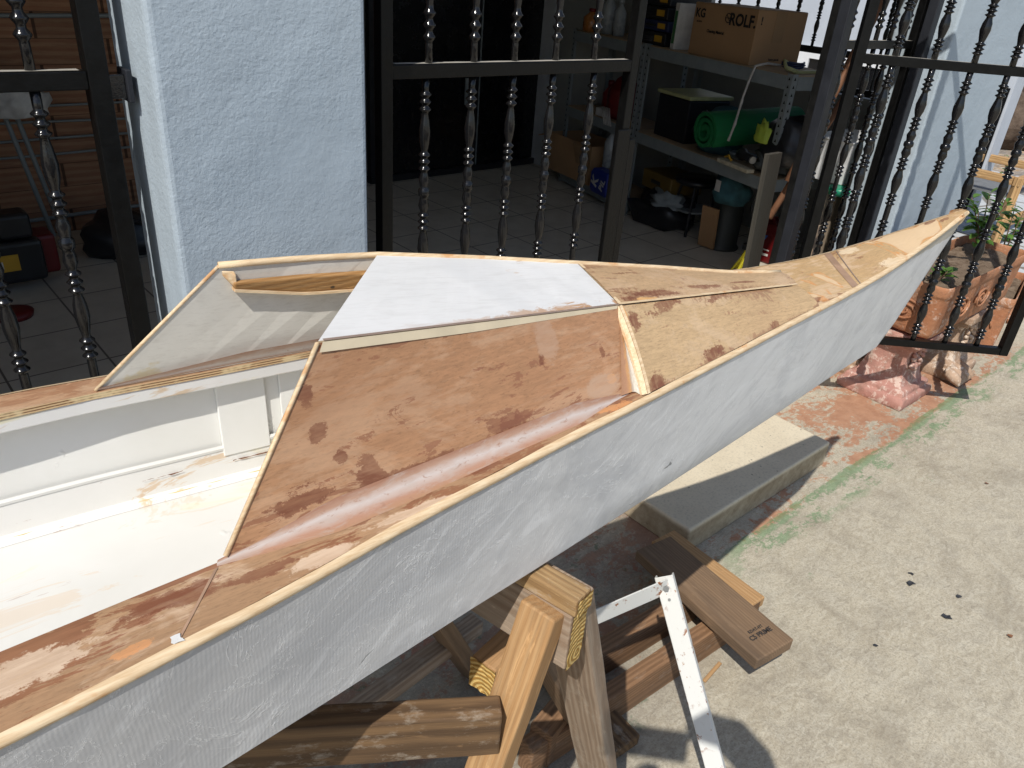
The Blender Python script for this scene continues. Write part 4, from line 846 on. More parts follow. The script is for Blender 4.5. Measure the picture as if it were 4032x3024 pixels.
def trough(label,u,v,L,wd,z0,z1,soilz,grp=None,rz=0):
    e=thing('terracotta_trough',label,'planter',W(u,v,z0),BA+rz,grp); b=MB(); rnd=random.Random(3); h=z1-z0
    prof=[(.80,0),(.82,.02),(.86,.05),(.90,h*.5),(.935,h-.055),(.945,h-.05),(1.0,h-.042),(1.01,h-.02),(1.0,h),(.955,h+.004),(.93,h-.008),(.90,soilz-z0-.02)]
    rows=[]
    for s_,z in prof:
        r=[]
        hx=L/2-(1-s_)*.12; hy=wd/2-(1-s_)*.12; n=14
        pts=[(-hx+2*hx*k/n,-hy) for k in range(n)]+[(hx,-hy+2*hy*k/6) for k in range(6)]+[(hx-2*hx*k/n,hy) for k in range(n)]+[(-hx,hy-2*hy*k/6) for k in range(6)]
        rows.append([(x+rnd.uniform(-.0015,.0015),y+rnd.uniform(-.0015,.0015),z+rnd.uniform(-.0015,.0015)) for x,y in pts])
    b.grid(rows,close=True); k=40; b.f.append([i for i in range(k)][::-1]); b.m.append(0); b.build('trough',M['terra'],e,smooth=True,subsurf=1)
    for (cx,cy,ax) in ((-L/2+.008,0,1),(-L/2+.26,-wd/2+.006,0),(.0,-wd/2+.006,0),(L/2-.26,-wd/2+.006,0)):
        b=MB()
        for q in (0,1):
            pts=[]
            for i in range(14):
                a=i*.5+q*3.1; r=.012+.0052*i; dx=r*math.cos(a); dz=h*.47+r*.7*math.sin(a); pts.append((cx+(0 if ax else dx),cy+(dx if ax else 0),dz))
            b.tube(pts,.0055,6)
        b.build('ornament',M['terra'],e,smooth=True)
    b=MB(); n=18; m=8; rnd2=random.Random(8)
    b.grid([[(-L/2+.02+(L-.04)*i/n,-wd/2+.02+(wd-.04)*j/m,soilz-z0+rnd2.uniform(-.008,.010)) for j in range(m+1)] for i in range(n+1)]); b.build('soil',M['soil'],e,smooth=True)
    return e
trough('large terracotta trough with embossed sides and dry soil on pink and beige pedestals',2.80,-.405,.95,.30,.327,.575,.535)
trough('low terracotta trough on the ground behind the large one at the right edge',3.62,-.36,.55,.28,.0,.30,.26,None,R(12))
M['bpl']=plain('black plastic pot',(.02,.02,.022),.4,.2)
b=MB(); b.lathe([(.075,0),(.095,.22),(.105,.225),(.105,.25),(.095,.25),(.085,.20),(.0,.19)]); o=b.build('plant_pot',M['bpl'],smooth=True); o.location=W(3.22,-.40); tag(o,'black plastic plant pot on the ground right of the beige pedestal','pot')
def leafm(name,c):
    g=G(name); n=g.noise(20,3,.6); col=g.mix(g.ramp(n,[(.3,0),(.7,1)]),tuple(x*.6 for x in c),c); m=g.fin(col,.45,.4); g.b.inputs['Subsurface Weight'].default_value=0; g.b.inputs['Transmission Weight'].default_value=0
    tr=g.t.nodes.new('ShaderNodeBsdfTranslucent'); g.l(col,tr.inputs[0]); mx=g.t.nodes.new('ShaderNodeMixShader'); mx.inputs[0].default_value=.35
    g.t.links.new(g.b.outputs[0],mx.inputs[1]); g.t.links.new(tr.outputs[0],mx.inputs[2]); g.t.links.new(mx.outputs[0],g.out.inputs[0]); return m
M['leaf']=leafm('fresh green leaf',(.13,.26,.05)); M['stem']=plain('brown stem',(.16,.10,.06),.8)
def plant(label,u,v,z,h,nst,nlf,ls,seed,spread=.12):
    nlf=int(nlf*1.7)
    e=thing('plant',label,'plant',W(u,v,z),BA,'young plants around the trough'); rnd=random.Random(seed); bs=MB(); bl=MB()
    for s_ in range(nst):
        a=rnd.uniform(0,6.28); dx=math.cos(a)*spread*rnd.uniform(.2,1); dy=math.sin(a)*spread*rnd.uniform(.2,1); hh=h*rnd.uniform(.6,1)
        pts=[Vector((dx*.3*t+dx*.7*t*t,dy*.3*t+dy*.7*t*t,hh*t)) for t in (0,.25,.5,.75,1)]; bs.tube(pts,[.005,.0045,.004,.003,.0018],6)
        for k in range(nlf):
            t=rnd.uniform(.25,1); i=min(3,int(t*4)); p=pts[i].lerp(pts[i+1],t*4-i) if i<4 else pts[4]
            az=rnd.uniform(0,6.28); el=rnd.uniform(-.1,.9); d=Vector((math.cos(az)*math.cos(el),math.sin(az)*math.cos(el),math.sin(el))); L=ls*rnd.uniform(.6,1.1)
            sd=d.cross(Vector((0,0,1))).normalized(); up=sd.cross(d); rows=[]
            for q in range(6):
                f=q/5; wv=L*.30*math.sin(math.pi*min(1,f*.92+.06))**.8; c_=p+d*(.012+L*f)-up*(L*.25*f*f); rows.append([c_-sd*wv+up*wv*.35,c_,c_+sd*wv+up*wv*.35])
            bl.grid(rows)
    bs.build('stem',M['stem'],e,smooth=True); bl.build('leaves',M['leaf'],e,smooth=True)
plant('small seedling with bright leaves at the near end of the trough beside the bow',2.50,-.44,.53,.07,3,4,.05,3,.04)
plant('leafy green shrub standing behind the trough near the wooden frame',3.14,-.36,.53,.28,5,12,.06,5,.13)
plant('taller sparse green plant by the right edge behind the open gate leaf',3.60,-.36,.25,.50,4,12,.06,9,.15)
plant('small weed in the leaf litter at the far edge of the paving',8.3,1.1,0,.25,5,5,.05,12,.08)
plant('weed in the grey paving between the wooden frame and the litter',6.4,.5,0,.2,5,5,.05,15,.08)
M['hose']=plain('green hose',(.05,.12,.06),.5)
# ================================================================ GARAGE CONTENTS
SR=R(-15.0)
def SH(u,v):
    x=u-2.84; y=(v-.60)*1.13; return (2.635+x*math.cos(SR)-y*math.sin(SR), .521+x*math.sin(SR)+y*math.cos(SR))
def tgt(name,label,cat,u,v,z=.2,rz=0,group=None):
    if u>=2.76 and z>.25 and v>.55: u,v=SH(u,v); rz=rz+SR
    return thing(name,label,cat,W(u,v,z),BA+rz,group)
M['steel']=plain('grey painted shelf steel',(.21,.235,.24),.5,.12,20)
M['hole']=plain('dark slot',(.005,.005,.005),.9,.0)
M['ply_shelf']=plain('chipboard shelf',(.38,.27,.16),.8,.2)
def shelf(label,u,v0,L,dep,levels,zt):
    e=thing('shelving_unit',label,'shelving',W(*SH(u,v0),.2),BA+SR,'grey slotted steel shelving units')
    for x in (0,dep):
        for y in (0,L):
            b=MB(); sy=1 if y==0 else -1; sx=1 if x==0 else -1
            b.box(min(x,x+sx*.035),max(x,x+sx*.035),y-.001,y+.001,0,zt,0); b.box(x-.001,x+.001,min(y,y+sy*.035),max(y,y+sy*.035),0,zt,0)
            z=.03
            while z<zt-.02:
                if x==0: b.add([(-.0018,y+sy*.010,z),(-.0018,y+sy*.024,z),(-.0018,y+sy*.017,z+.016)],[(0,1,2)],1)
                if y==0: b.add([(x+sx*.010,-.0018,z),(x+sx*.024,-.0018,z),(x+sx*.017,-.0018,z+.016)],[(0,1,2)],1)
                z+=.036
            b.build('upright',[M['steel'],M['hole']],e)
    for z in levels:
        b=MB(); t=.062
        b.box(-.003,.0,.036,L-.036,z-t,z); b.box(dep,dep+.003,.036,L-.036,z-t,z); b.box(.036,dep-.036,-.003,0,z-t,z); b.box(.036,dep-.036,L,L+.003,z-t,z); b.build('beam',M['steel'],e)
        b=MB(); b.box(.004,dep-.004,.004,L-.004,z-.010,z+.004); b.build('shelf_board',M['ply_shelf'],e)
    return e
shelf('grey slotted steel shelving unit carrying the big carton and the green mat',2.84,.60,1.20,.42,(.53,1.02),1.03)
shelf('grey slotted steel shelving unit further left behind the closed gate leaf',2.84,1.675,.86,.34,(.075,.53,1.02),1.03)
def carton(name): 
    return lumber(name,(.38,.235,.12),(.36,.22,.11),ring=3,amt=.1,knots=False)
M['carton']=plain('brown cardboard',(.37,.215,.105),.85,.12,4,.05)
M['carton2']=plain('darker cardboard',(.33,.20,.10),.85,.15,6,.05)  # slightly deeper brown for flaps and tape
M['print']=plain('black carton print',(.012,.010,.010),.7)
M['label']=plain('white paper',(.55,.53,.50),.7)
e=tgt('cardboard_carton','large brown carton printed ROLF on top of the shelving unit','carton',2.865,.905,1.225)
b=MB(); b.box(0,.33,0,.50,.0,.255); b.build('box',M['carton'],e,bevel=.002)
b=MB(); b.box(.003,.327,.003,.245,.2555,.258); b.box(.003,.327,.255,.497,.2555,.258); b.build('flap',M['carton2'],e)
b=MB(); b.box(-.0012,0,.005,.495,.252,.256); b.box(.12,.19,-.0015,0,.11,.25); b.build('tape',M['carton2'],e)
F_=Matrix(((0,0,-1,-.0015),(-1,0,0,0),(0,1,0,0),(0,0,0,1)))
def onface(y,z,rx=0): m=F_.copy(); m.translation=(-.0015,y,z); return m
text('ROLF.',.078,M['print'],e,onface(.105,.195)); text('KG',.060,M['print'],e,onface(.445,.205))
text('Cleaning Material',.020,M['print'],e,onface(.30,.125)); text('KG ROLF',.011,M['print'],e,onface(.445,.165)); 
b=MB(); b.tube([(-.002,.215+.022*math.cos(a*.5236),.200+.022*math.sin(a*.5236)) for a in range(13)],.0022,5,cap=False); b.tube([(-.002,.19,.200),(-.002,.24,.200)],.0018,5); b.tube([(-.002,.200,.185),(-.002,.230,.215)],.0018,5); b.build('emblem',M['print'],e)
FS=Matrix(((1,0,0,.16),(0,0,-1,-.0015),(0,1,0,.03),(0,0,0,1))); text('heavy goods',.014,M['print'],e,FS)
FS2=FS.copy(); FS2.translation=(.03,-.0015,.205); text('!',.05,M['print'],e,FS2)
e=tgt('carton_sleeve','narrow white carton with green print between the big carton and black cases','carton',2.87,1.475,1.225)
b=MB(); b.box(0,.25,0,.035,0,.24); b.build('box',M['label'],e,bevel=.002)
M['dgreen']=plain('green print',(.05,.16,.06),.7); b=MB(); b.box(-.0012,0,.006,.030,.03,.20); b.build('print',M['dgreen'],e)
M['ochre']=plain('ochre plastic',(.13,.08,.015),.5); M['blackp']=plain('black plastic',(.012,.013,.016),.35,.2); M['yellow']=plain('yellow sticker',(.50,.28,.02),.5,.1); M['navy']=plain('navy plastic',(.012,.02,.07),.45); M['redp']=plain('red plastic',(.12,.005,.006),.4,.15)
def case(label,u,v,z,dx,dy,h,mat,sticker=True,name='tool_case',cat='tool case'):
    e=tgt(name,label,cat,u,v,z,0,'cases stacked on the shelves'); b=MB(); b.box(0,dx,0,dy,0,h); b.build('body',M[mat],e,bevel=.008); 
    b=MB(); b.box(-.006,.0,dy*.35,dy*.65,h*.4,h*.6); b.build('latch',M['blackp'],e,bevel=.002)
    if sticker: b=MB(); b.box(-.0015,-.0005,dy*.08,dy*.30,h*.28,h*.75); b.build('sticker',M['yellow'],e)
    return e
case('lowest black case with yellow sticker behind the gate stile',2.88,1.57,1.225,.3,.34,.075,'blackp')
case('navy case with yellow sticker lying second in the stack',2.88,1.56,1.302,.3,.33,.06,'navy')
case('black case with yellow sticker third from below in the stack',2.88,1.58,1.364,.3,.34,.07,'blackp')
case('topmost black case with yellow sticker in the stack',2.88,1.57,1.436,.3,.33,.07,'blackp')
case('dark green storage box with pale lid on the middle shelf',2.90,1.30,.735,.3,.30,.24,'blackp',False,'storage_box','box')
M['teal']=plain('dark teal fabric',(.03,.10,.12),.8,.4,20,.4)
M['paleg']=plain('pale yellow lid',(.42,.42,.20),.5)
b=MB(); b.box(-.01,.31,-.01,.31,0,.022); o=b.build('box_lid',M['paleg'],bevel=.005); o.location=W(*SH(2.90,1.30),.978); o.rotation_euler=(0,0,BA+SR); tag(o,'pale yellow green lid lying on the dark storage box','lid')
def blob(name,label,cat,u,v,z,sx,sy,sz,mat,seed=1,amp=.15,parts=None,fr=3.0,sub=3):
    e=tgt(name,label,cat,u,v,z); bm=bmesh.new(); bmesh.ops.create_icosphere(bm,subdivisions=sub,radius=1)
    for vt in bm.verts:
        d=vt.co.copy(); k=1+amp*(math.sin(fr*d.x*2+seed)*math.cos(fr*d.y*1.7+seed*2)+.6*math.sin(fr*2.3*d.z+seed*3+d.x*4)); vt.co=Vector((d.x*sx*k,d.y*sy*k,(max(d.z,-.55)+.55)*sz*k/1.55))
    me=bpy.data.meshes.new(name); bm.to_mesh(me); bm.free(); me.materials.append(M[mat]); me.polygons.foreach_set('use_smooth',[True]*len(me.polygons))
    o=bpy.data.objects.new('body',me); C.objects.link(o); o.parent=e; return e
e=blob('bag','dark teal tool bag with straps on the middle shelf left of the green mat','bag',3.0,1.13,.735,.13,.14,.24,'teal',2,.08)
b=MB(); b.tube([(-.135,-.08+.16*t,.10+.12*math.sin(math.pi*t)) for t in [i/8 for i in range(9)]],.009,6); b.tube([(-.13,-.1,.19),(-.14,-.06,.12),(-.14,-.1,.05)],.008,6); b.build('strap',M['blackp'],e,smooth=True)
# green rolled mat
M['matg']=plain('green foam mat',(.005,.15,.04),.75,.12,30,.1)
e=tgt('rolled_mat','bright green rolled foam mat lying on the middle shelf','mat',2.78,1.03,.872)
b=MB(); rows=[]; n=60
for i in range(n+1):
    a=i/n*2*math.pi*2.6; r=.030+.082*i/n; rows.append([( 0+x,r*math.cos(a),r*math.sin(a)) for x in (0,.62)])
b.grid(rows); o=b.build('roll',M['matg'],e); md=o.modifiers.new('s','SOLIDIFY'); md.thickness=.019
o.rotation_euler=(0,R(-3),R(-2))
M['rope']=plain('dirty white rope',(.42,.40,.37),.9,.15,60,.4)
rp=[W(*SH(a,c),z) for a,c,z in ((2.95,.78,1.245),(2.88,.80,1.25),(2.825,.82,1.235),(2.815,.83,1.17),(2.81,.842,1.09),(2.808,.846,1.04),(2.805,.854,.95),(2.80,.87,.86))]
b=MB(); pts=[]; 
for i in range(len(rp)-1):
    for k in range(4): pts.append(rp[i].lerp(rp[i+1],k/4))
pts.append(rp[-1]); b.tube(pts,[.006*(1.35 if i in (18,19,24,28) else 1) for i in range(len(pts))],7); o=b.build('rope',M['rope'],smooth=True); tag(o,'knotted dirty white rope hanging down from the top shelf','rope')
M['lime']=plain('lime green rubber',(.36,.46,.05),.6,.2); M['oldwhite']=plain('paint stained white tool',(.50,.45,.33),.6,.35,40)
e=tgt('clamp','pale green clamp lying on the top shelf end beside the carton','clamp',2.95,.66,1.226,R(10))
b=MB(); b.box(-.03,.24,-.01,.008,0,.014); b.build('bar',M['paleg'],e,bevel=.002); b=MB(); b.tube([(-.03,.0,.008),(-.05,.05,.02),(-.02,.09,.045),(-.0,.05,.02)],.011,6); b.build('handle',M['paleg'],e,smooth=True)
e=blob('work_gloves','lime green work gloves hanging at the right shelf upright','gloves',2.80,.665,.90,.012,.045,.10,'lime',4,.22)
e=tgt('scraper','paint stained white scraper board lying on the edge of the middle shelf','scraper',2.80,.70,.737,R(-4))
b=MB(); b.box(-.01,.04,0,.26,0,.02); b.build('blade',M['oldwhite'],e,bevel=.004); b=MB(); b.tube([(.0,.15,.03),(.0,.18,.05),(.01,.22,.035)],.006,6); b.build('handle',M['yellow'],e)
e=tgt('torch','black torch with steel rim on the middle shelf right of the green mat','torch',2.83,.72,.80,R(70))
b=MB(); b.tube([(0,0,0),(.10,0,0),(.12,0,0),(.15,0,0)],[.02,.02,.032,.032],12); b.build('barrel',M['blackp'],e,smooth=True); b=MB(); b.tube([(-.012,0,0),(0,0,0)],.018,12); b.build('cap',M['zinc'],e)
# under the middle shelf
case('yellow toolbox under the middle shelf behind the slotted upright',2.92,1.36,.40,.25,.30,.11,'ochre',False)
blob('bag','dark heap of bags under the middle shelf','bag',3.02,1.42,.2,.16,.22,.20,'blackp',3,.18)
e=tgt('stool','low black stool with round grey tray on the floor below the shelf','stool',3.05,1.22)
b=MB(); b.lathe([(.0,.30),(.13,.30),(.14,.32),(.13,.335),(0,.335)],n=24); b.build('seat',M['blackp'],e,smooth=True)
b=MB(); b.lathe([(.0,.135),(.11,.135),(.125,.15),(.115,.15),(.0,.142)],n=24); b.build('tray',M['steel'],e,smooth=True)
for i in range(4):
    a=i*math.pi/2+.5; b=MB(); b.tube([(.09*math.cos(a),.09*math.sin(a),.30),(.14*math.cos(a),.14*math.sin(a),0)],.009,8); b.build('leg',M['blackp'],e)
M['cyl']=plain('dark olive tank',(.03,.034,.03),.5,.2)
e=tgt('gas_tank','dark tank with teal cloth on it standing on the floor below the shelf','tank',2.98,.93)
b=MB(); b.lathe([(.10,0),(.105,.01),(.095,.02),(.09,.03),(.09,.27),(.08,.30),(.03,.32),(0,.32)],n=28); b.build('body',M['cyl'],e,smooth=True)
e2=blob('cloth','dark teal plastic bag with pale print on top of the tank','bag',2.97,.94,.50,.10,.11,.17,'teal',6,.12)
b=MB(); b.box(-.108,-.106,-.02,.02,.07,.13); b.build('print',M['label'],e2)
b=MB(); b.box(0,.012,0,.11,0,.24); b.box(-.002,-.0,.0,.03,.0,.20); o=b.build('cardboard_piece',M['carton']); o.location=W(2.86,.90,.21); o.rotation_euler=(0,R(-6),BA); tag(o,'piece of brown cardboard leaning against the dark tank','cardboard')
e=tgt('oil_jug','red oil jug with white label stripes behind the right shelf upright','jug',3.02,.66,.2)
b=MB(); sq([(.9,0),(1,.01),(1,.18),(.8,.22),(.3,.235),(.3,.255)],.065,.085,b,0,6); b.build('body',M['redp'],e,smooth=False,bevel=.006)
b=MB(); b.box(-.0672,-.066,-.06,.06,.045,.058); b.box(-.0672,-.066,-.06,.06,.075,.082); b.build('label',M['label'],e)
M['bluep']=plain('blue print',(.03,.12,.40),.5); b=MB(); b.add([(-.067,.035,.16),(-.067,.012,.16),(-.067,0,.12),(-.067,-.004,.10),(-.067,.006,.10)],[(0,1,2,3,4)]); b.add([(-.0672,-.035,.16),(-.0672,-.012,.16),(-.0672,.004,.115),(-.0672,-.004,.10)],[(0,1,2,3)]); b.build('emblem',M['bluep'],e)
M['orange']=plain('orange red plastic',(.65,.06,.015),.5,.1)
e=tgt('hand_clamp','orange handled clamp hanging at the right shelf upright with black cable','clamp',2.79,.56,.50)
b=MB(); b.tube([(0,0,.03),(.0,-.06,.0)],[.012,.010],8); b.build('handle',M['orange'],e,smooth=True); b=MB(); b.tube([(0,.03,.02),(0,.07,.09),(0,.05,.18),(0,.0,.22)],.004,6); b.build('cable',M['blackp'],e,smooth=True)
e=tgt('broom','yellow bristled broom head standing on the floor under the shelf end','broom',2.72,.57)
M['ybr']=plain('yellow bristles',(.62,.55,.03),.7,.2,80)
b=MB(); rnd=random.Random(2)
for i in range(60): 
    y=-.05+.10*rnd.random(); b.tube([(rnd.uniform(-.02,.02),y*.6,.13),(rnd.uniform(-.04,.04),y*1.7,.0)],.0035,4)
b.build('bristles',M['ybr'],e); b=MB(); b.box(-.025,.025,-.05,.05,.125,.16); b.build('head',M['blackp'],e,bevel=.005); b=MB(); b.tube([(0,0,.15),(.03,.01,.24)],.012,8); b.build('socket',M['blackp'],e)
# left shelving unit contents
e=tgt('cardboard_carton','open brown carton with raised flap on the bottom of the left shelving unit','carton',2.80,2.02,.282,R(4))
b=MB(); b.box(0,.006,0,.52,0,.26); b.box(.28,.286,0,.52,0,.26); b.box(.006,.28,0,.006,0,.26); b.box(.006,.28,.514,.52,0,.26); b.box(.006,.28,.006,.514,0,.006); b.build('box',M['carton'],e)
b=MB(); b.hexa([(0,.52,.255),(.28,.52,.255),(.30,.68,.20),(.0,.68,.20)],[(0,.52,.26),(.28,.52,.26),(.30,.68,.205),(0,.68,.205)]); b.build('flap',M['carton'],e)
b=MB(); b.hexa([(-.002,0,.12),(-.001,0,.12),(-.001,.16,.12),(-.002,.16,.12)],[(-.05,0,.26),(-.045,0,.26),(-.045,.16,.26),(-.05,.16,.26)]); b.build('flap',M['carton2'],e)
e=tgt('plaster_bag','blue bag lettered PIL on the floor level shelf beside the open carton','bag',2.79,1.83,.282)
M['blueb']=plain('blue bag print',(.01,.025,.22),.4,.15,20); b=MB(); sq([(.9,0),(1,.03),(1,.13),(.85,.16)],.05,.10,b,0,6); b.build('bag',M['blueb'],e,bevel=.01)
m=onface(.03,.07); m.translation=(-.0525,-.055,.075); text('PIL',.065,M['label'],e,m@Matrix.Rotation(R(70),4,'Z')); m=onface(0,0); m.translation=(-.0525,.035,.08); text('K',.10,M['label'],e,m@Matrix.Rotation(R(70),4,'Z'))
def bottle(label,u,v,z,r,h,mat,cap):
    e=tgt('bottle',label,'bottle',u,v,z); b=MB(); b.lathe([(r*.9,0),(r,.005),(r,h*.62),(r*.4,h*.8),(r*.35,h*.86)],n=16); b.build('body',M[mat],e,smooth=True); b=MB(); b.lathe([(r*.42,h*.86),(r*.42,h),(0,h)],n=12); b.build('cap',M[cap],e,smooth=True)
M['clearw']=plain('milky plastic',(.28,.30,.31),.3); M['gcap']=plain('green cap',(.01,.25,.14),.4); M['amber']=plain('amber liquid',(.35,.13,.03),.3)
bottle('white spray bottle with green cap on the left top shelf',2.95,2.22,1.225,.045,.26,'clearw','gcap')
bottle('squat amber bottle on the left top shelf by the gate bars',2.9,2.33,1.225,.055,.14,'amber','redp')
bottle('milky bottle standing right of the green capped one',2.95,2.10,1.225,.04,.22,'clearw','clearw')
bottle('blue white bottle peeking out of the open carton',2.86,1.90,.44,.045,.26,'clearw','clearw')
bottle('red bottle lying on the left middle shelf',2.95,2.1,.735,.05,.22,'redp','redp')
e=blob('red_bag','dark red bag on the left middle shelf','bag',2.98,1.98,.735,.12,.10,.26,'redp',5,.1)
e=tgt('power_strip','white power strip with beige cables on the left middle shelf','power strip',2.85,2.02,.737)
b=MB(); b.box(0,.05,0,.09,0,.05); b.build('body',M['label'],e,bevel=.004); b=MB()
for i in range(5): b.tube([(-.01,-.01-.02*i,.07),(-.03,-.05-.02*i,.03),(-.03,-.08-.02*i,-.03)],.0045,5)
b.build('cable',M['rope'],e,smooth=True)
M['greyw']=plain('grey white board',(.40,.41,.43),.6,.08)
b=MB(); b.box(0,.02,0,.16,0,1.3); o=b.build('white_panel',M['greyw']); o.location=W(3.35,2.90,.2); o.rotation_euler=(0,0,BA); tag(o,'grey white panel standing at the back behind the left shelving unit','panel')
# small clutter
def coil(label,u,v,z,r,mat,turns=3,name='cable_coil',cat='cable'):
    e=tgt(name,label,cat,u,v,z); b=MB(); n=16*turns
    b.tube([(r*(1+.12*math.sin(i*.7))*math.cos(i*2*math.pi/16),r*(1+.1*math.sin(i*.9))*math.sin(i*2*math.pi/16),.006+.010*i/16) for i in range(n)],.005,6); b.build('coil',M[mat],e,smooth=True); return e
coil('black cable coil on the top shelf between the cases and the gate stile',2.90,1.72,1.235,.06,'blackp')
coil('blue cord coil on the top shelf end beside the clamp',2.96,.72,1.235,.05,'navy')
coil('grey cable coil hanging over tools on the middle shelf',2.98,.92,.745,.07,'steel')
blob('crumpled_cloth','crumpled dark cloth on the middle shelf right of the green mat','cloth',2.99,.70,.745,.12,.10,.14,'cyl',9,.25,None,4)
blob('crumpled_cloth','pale crumpled cloth under the middle shelf beside the ochre box','cloth',2.95,1.40,.33,.10,.12,.10,'steel',11,.25,None,4)
bottle('short dark spray can on the middle shelf beside the storage box',2.93,1.18,.745,.028,.17,'navy','blackp')
bottle('grey spray can behind the green mat on the middle shelf',3.02,1.20,.745,.03,.20,'steel','redp')
# glass doors at the back
e=tgt('glass_door','black framed glass door in the back wall','door',1.9,3.02,.2)
b=MB(); b.box(-.05,1.6,-.03,.03,0,.045); b.box(-.05,0,-.02,.02,.045,2.1); b.box(.78,.84,-.025,.025,.045,2.1); b.box(1.56,1.6,-.02,.02,.045,2.1); b.build('frame',M['blackp'],e)
b=MB(); b.box(0,.78,-.003,.003,.045,2.1); b.build('pane',M['black'],e); b=MB(); b.box(.84,1.56,.006,.012,.045,2.1); b.build('pane',M['black'],e)
b=MB(); b.box(.845,.853,-.034,-.026,.05,2.1); b.build('trim',M['steel'],e); b=MB(); b.box(.72,.745,-.045,-.026,.48,.66); b.build('handle',M['steel'],e,bevel=.003)
M['reddoor']=plain('dark red brown door',(.07,.02,.012),.6,.2)
e=tgt('wooden_door','dark red brown wooden door left of the glass door','door',.95,3.05,.2); b=MB(); b.box(0,.85,-.02,.02,0,2.05); b.build('leaf',M['reddoor'],e); b=MB(); b.tube([(.78,-.03,1.0),(.70,-.05,1.0)],.009,8); b.build('handle',M['zinc'],e)
# behind the right gate: posts, planks, bin, pipes
for i,(u,v,u2,v2,zz,w_,m_,lb) in enumerate([(1.97,.12,1.97,.15,1.0,.10,'charred','wide dark brown plank leaning at the shelf end inside the gate'),(2.20,.10,2.19,.14,.92,.045,'pine_grey','narrow pale plank leaning right of the wide grey one'),(2.50,.10,2.50,.14,.62,.06,'pine_grey','short sunlit plank standing beside the bin')]):
    o=plank('leaning_plank',W(u,v,.2),W(u2,v2,zz),w_,.022,M[m_],None,up=(W(0,-1)-W(0,0)),bevel=.002); tag(o,lb,'plank','planks leaning inside the right bay')
for i,(du,zz,w_) in enumerate([(2.72,.74,.07),(2.83,.75,.05),(2.94,.74,.06),(3.05,.75,.05)]):
    o=plank('standing_slat',W(du,.23+.01*i,.2),W(du+.01,.25,zz),w_,.03,M['plank_raw'],None,up=(W(0,-1)-W(0,0)),bevel=.002); tag(o,['leftmost weathered slat standing below the white tray','second weathered slat below the white tray','third weathered slat below the white tray','rightmost weathered slat below the white tray'][i],'slat','slats below the white tray')
e=tgt('plastic_tray','white plastic tub catching the sun on top of the weathered slats','tub',2.93,.30,.76)
b=MB(); sq([(.75,0),(.85,.10),(1,.20),(1.04,.21),(1.0,.215),(.82,.10),(.7,.02)],.19,.11,b,0,5); b.build('tub',M['whitep'],e,bevel=.01)
b=MB(); b.lathe([(.06,.0),(.065,.03),(.05,.035),(0,.035)],n=18); o=b.build('lid',M['gcap'],e,smooth=True); o.location=(-.17,-.10,-.035)
M['rust']=plain('rusty brown bar',(.22,.10,.05),.8,.3)
b=MB(); b.tube([W(2.42,.30,.80),W(2.72,.22,1.62)],.020,8); o=b.build('wooden_pole',M['rust'],smooth=True); tag(o,'reddish brown pole leaning diagonally behind the right gate','pole')
b=MB(); b.tube([W(2.40,.34,.62),W(2.78,.30,1.20)],.016,8); o=b.build('wooden_pole',M['rust'],smooth=True); tag(o,'lower reddish brown pole leaning diagonally behind the right gate','pole')
blob('bag','navy bag hanging deep behind the right gate','bag',2.95,.62,.80,.12,.16,.24,'blackp',8,.1)
# left bay: plywood stack, tubes, cloth, tool bag
def sheets():
    g=G('reddish plywood boards'); X=g.xyz(); w_=g.wave(9,'BANDS','Z',dist=2.2,ds=.8,det=3,st=(.25,1,1)); f=g.noise(1,4,.7,st=(7,60,60)); c=g.mix(g.ramp(w_,[(.2,0),(.8,1)]),(.30,.15,.085),(.36,.20,.115)); c=g.mix(g.math('MULTIPLY',g.ramp(f,[(.45,0),(.7,1)]),.5),c,(.15,.06,.035))
    t=g.map(g.co,(0,0,0),(1/.62,1,1/.115)); br=g.t.nodes.new('ShaderNodeTexBrick'); cx=g.t.nodes.new('ShaderNodeCombineXYZ'); sx=g.t.nodes.new('ShaderNodeSeparateXYZ'); g.t.links.new(t,sx.inputs[0]); g.t.links.new(sx.outputs[0],cx.inputs[0]); g.t.links.new(sx.outputs[2],cx.inputs[1]); g.t.links.new(cx.outputs[0],br.inputs[0])
    br.inputs['Scale'].default_value=1; br.inputs['Mortar Size'].default_value=.012; br.inputs['Brick Width'].default_value=1; br.inputs['Row Height'].default_value=1; br.inputs['Color1'].default_value=(.8,.8,.8,1); br.inputs['Color2'].default_value=(1.1,1.02,.95,1); br.inputs['Mortar'].default_value=(.25,.22,.2,1)
    return g.fin(g.mix(1,c,br.outputs[0],'MULTIPLY'),.7,.3)
M['sheets']=sheets()
e=tgt('board_partition','wall of reddish brown boards with thin metal rails behind the left gate','partition',-2.2,2.86)
b=MB(); b.box(0,3.0,0,.05,0,2.2); b.build('boards',M['sheets'],e)
for z in (.09,.40,.47,.55,.63,.70,1.02,1.30):
    b=MB(); b.tube([(1.2+.3*i,-.02+.004*math.sin(i*2+z*9),z+.006*math.sin(i*1.3+z*20)) for i in range(7)],.006 if z not in (.09,1.02) else .010,6); b.build('rail',M['steel'],e,smooth=True)
e=tgt('trolley','grey tubular hand trolley leaning on the board wall','trolley',-.22,2.55)
for dx in (0,.045):
    b=MB(); b.tube([(dx+.02,-.05,.10),(dx-.06,.12,.75),(dx-.12,.2,1.08),(dx-.05,.22,1.13),(dx+.10-dx,.22,1.13)],.011,8); b.build('tube',M['steel'],e,smooth=True)
e=blob('cloth','pale grey cloth draped over the trolley handle','cloth',-.22,2.55,.84,.12,.09,.16,'label',3,.22,None,4)
e=tgt('power_tool','black and red cordless tool with yellow label on the tiled floor','power tool',-.52,2.20)
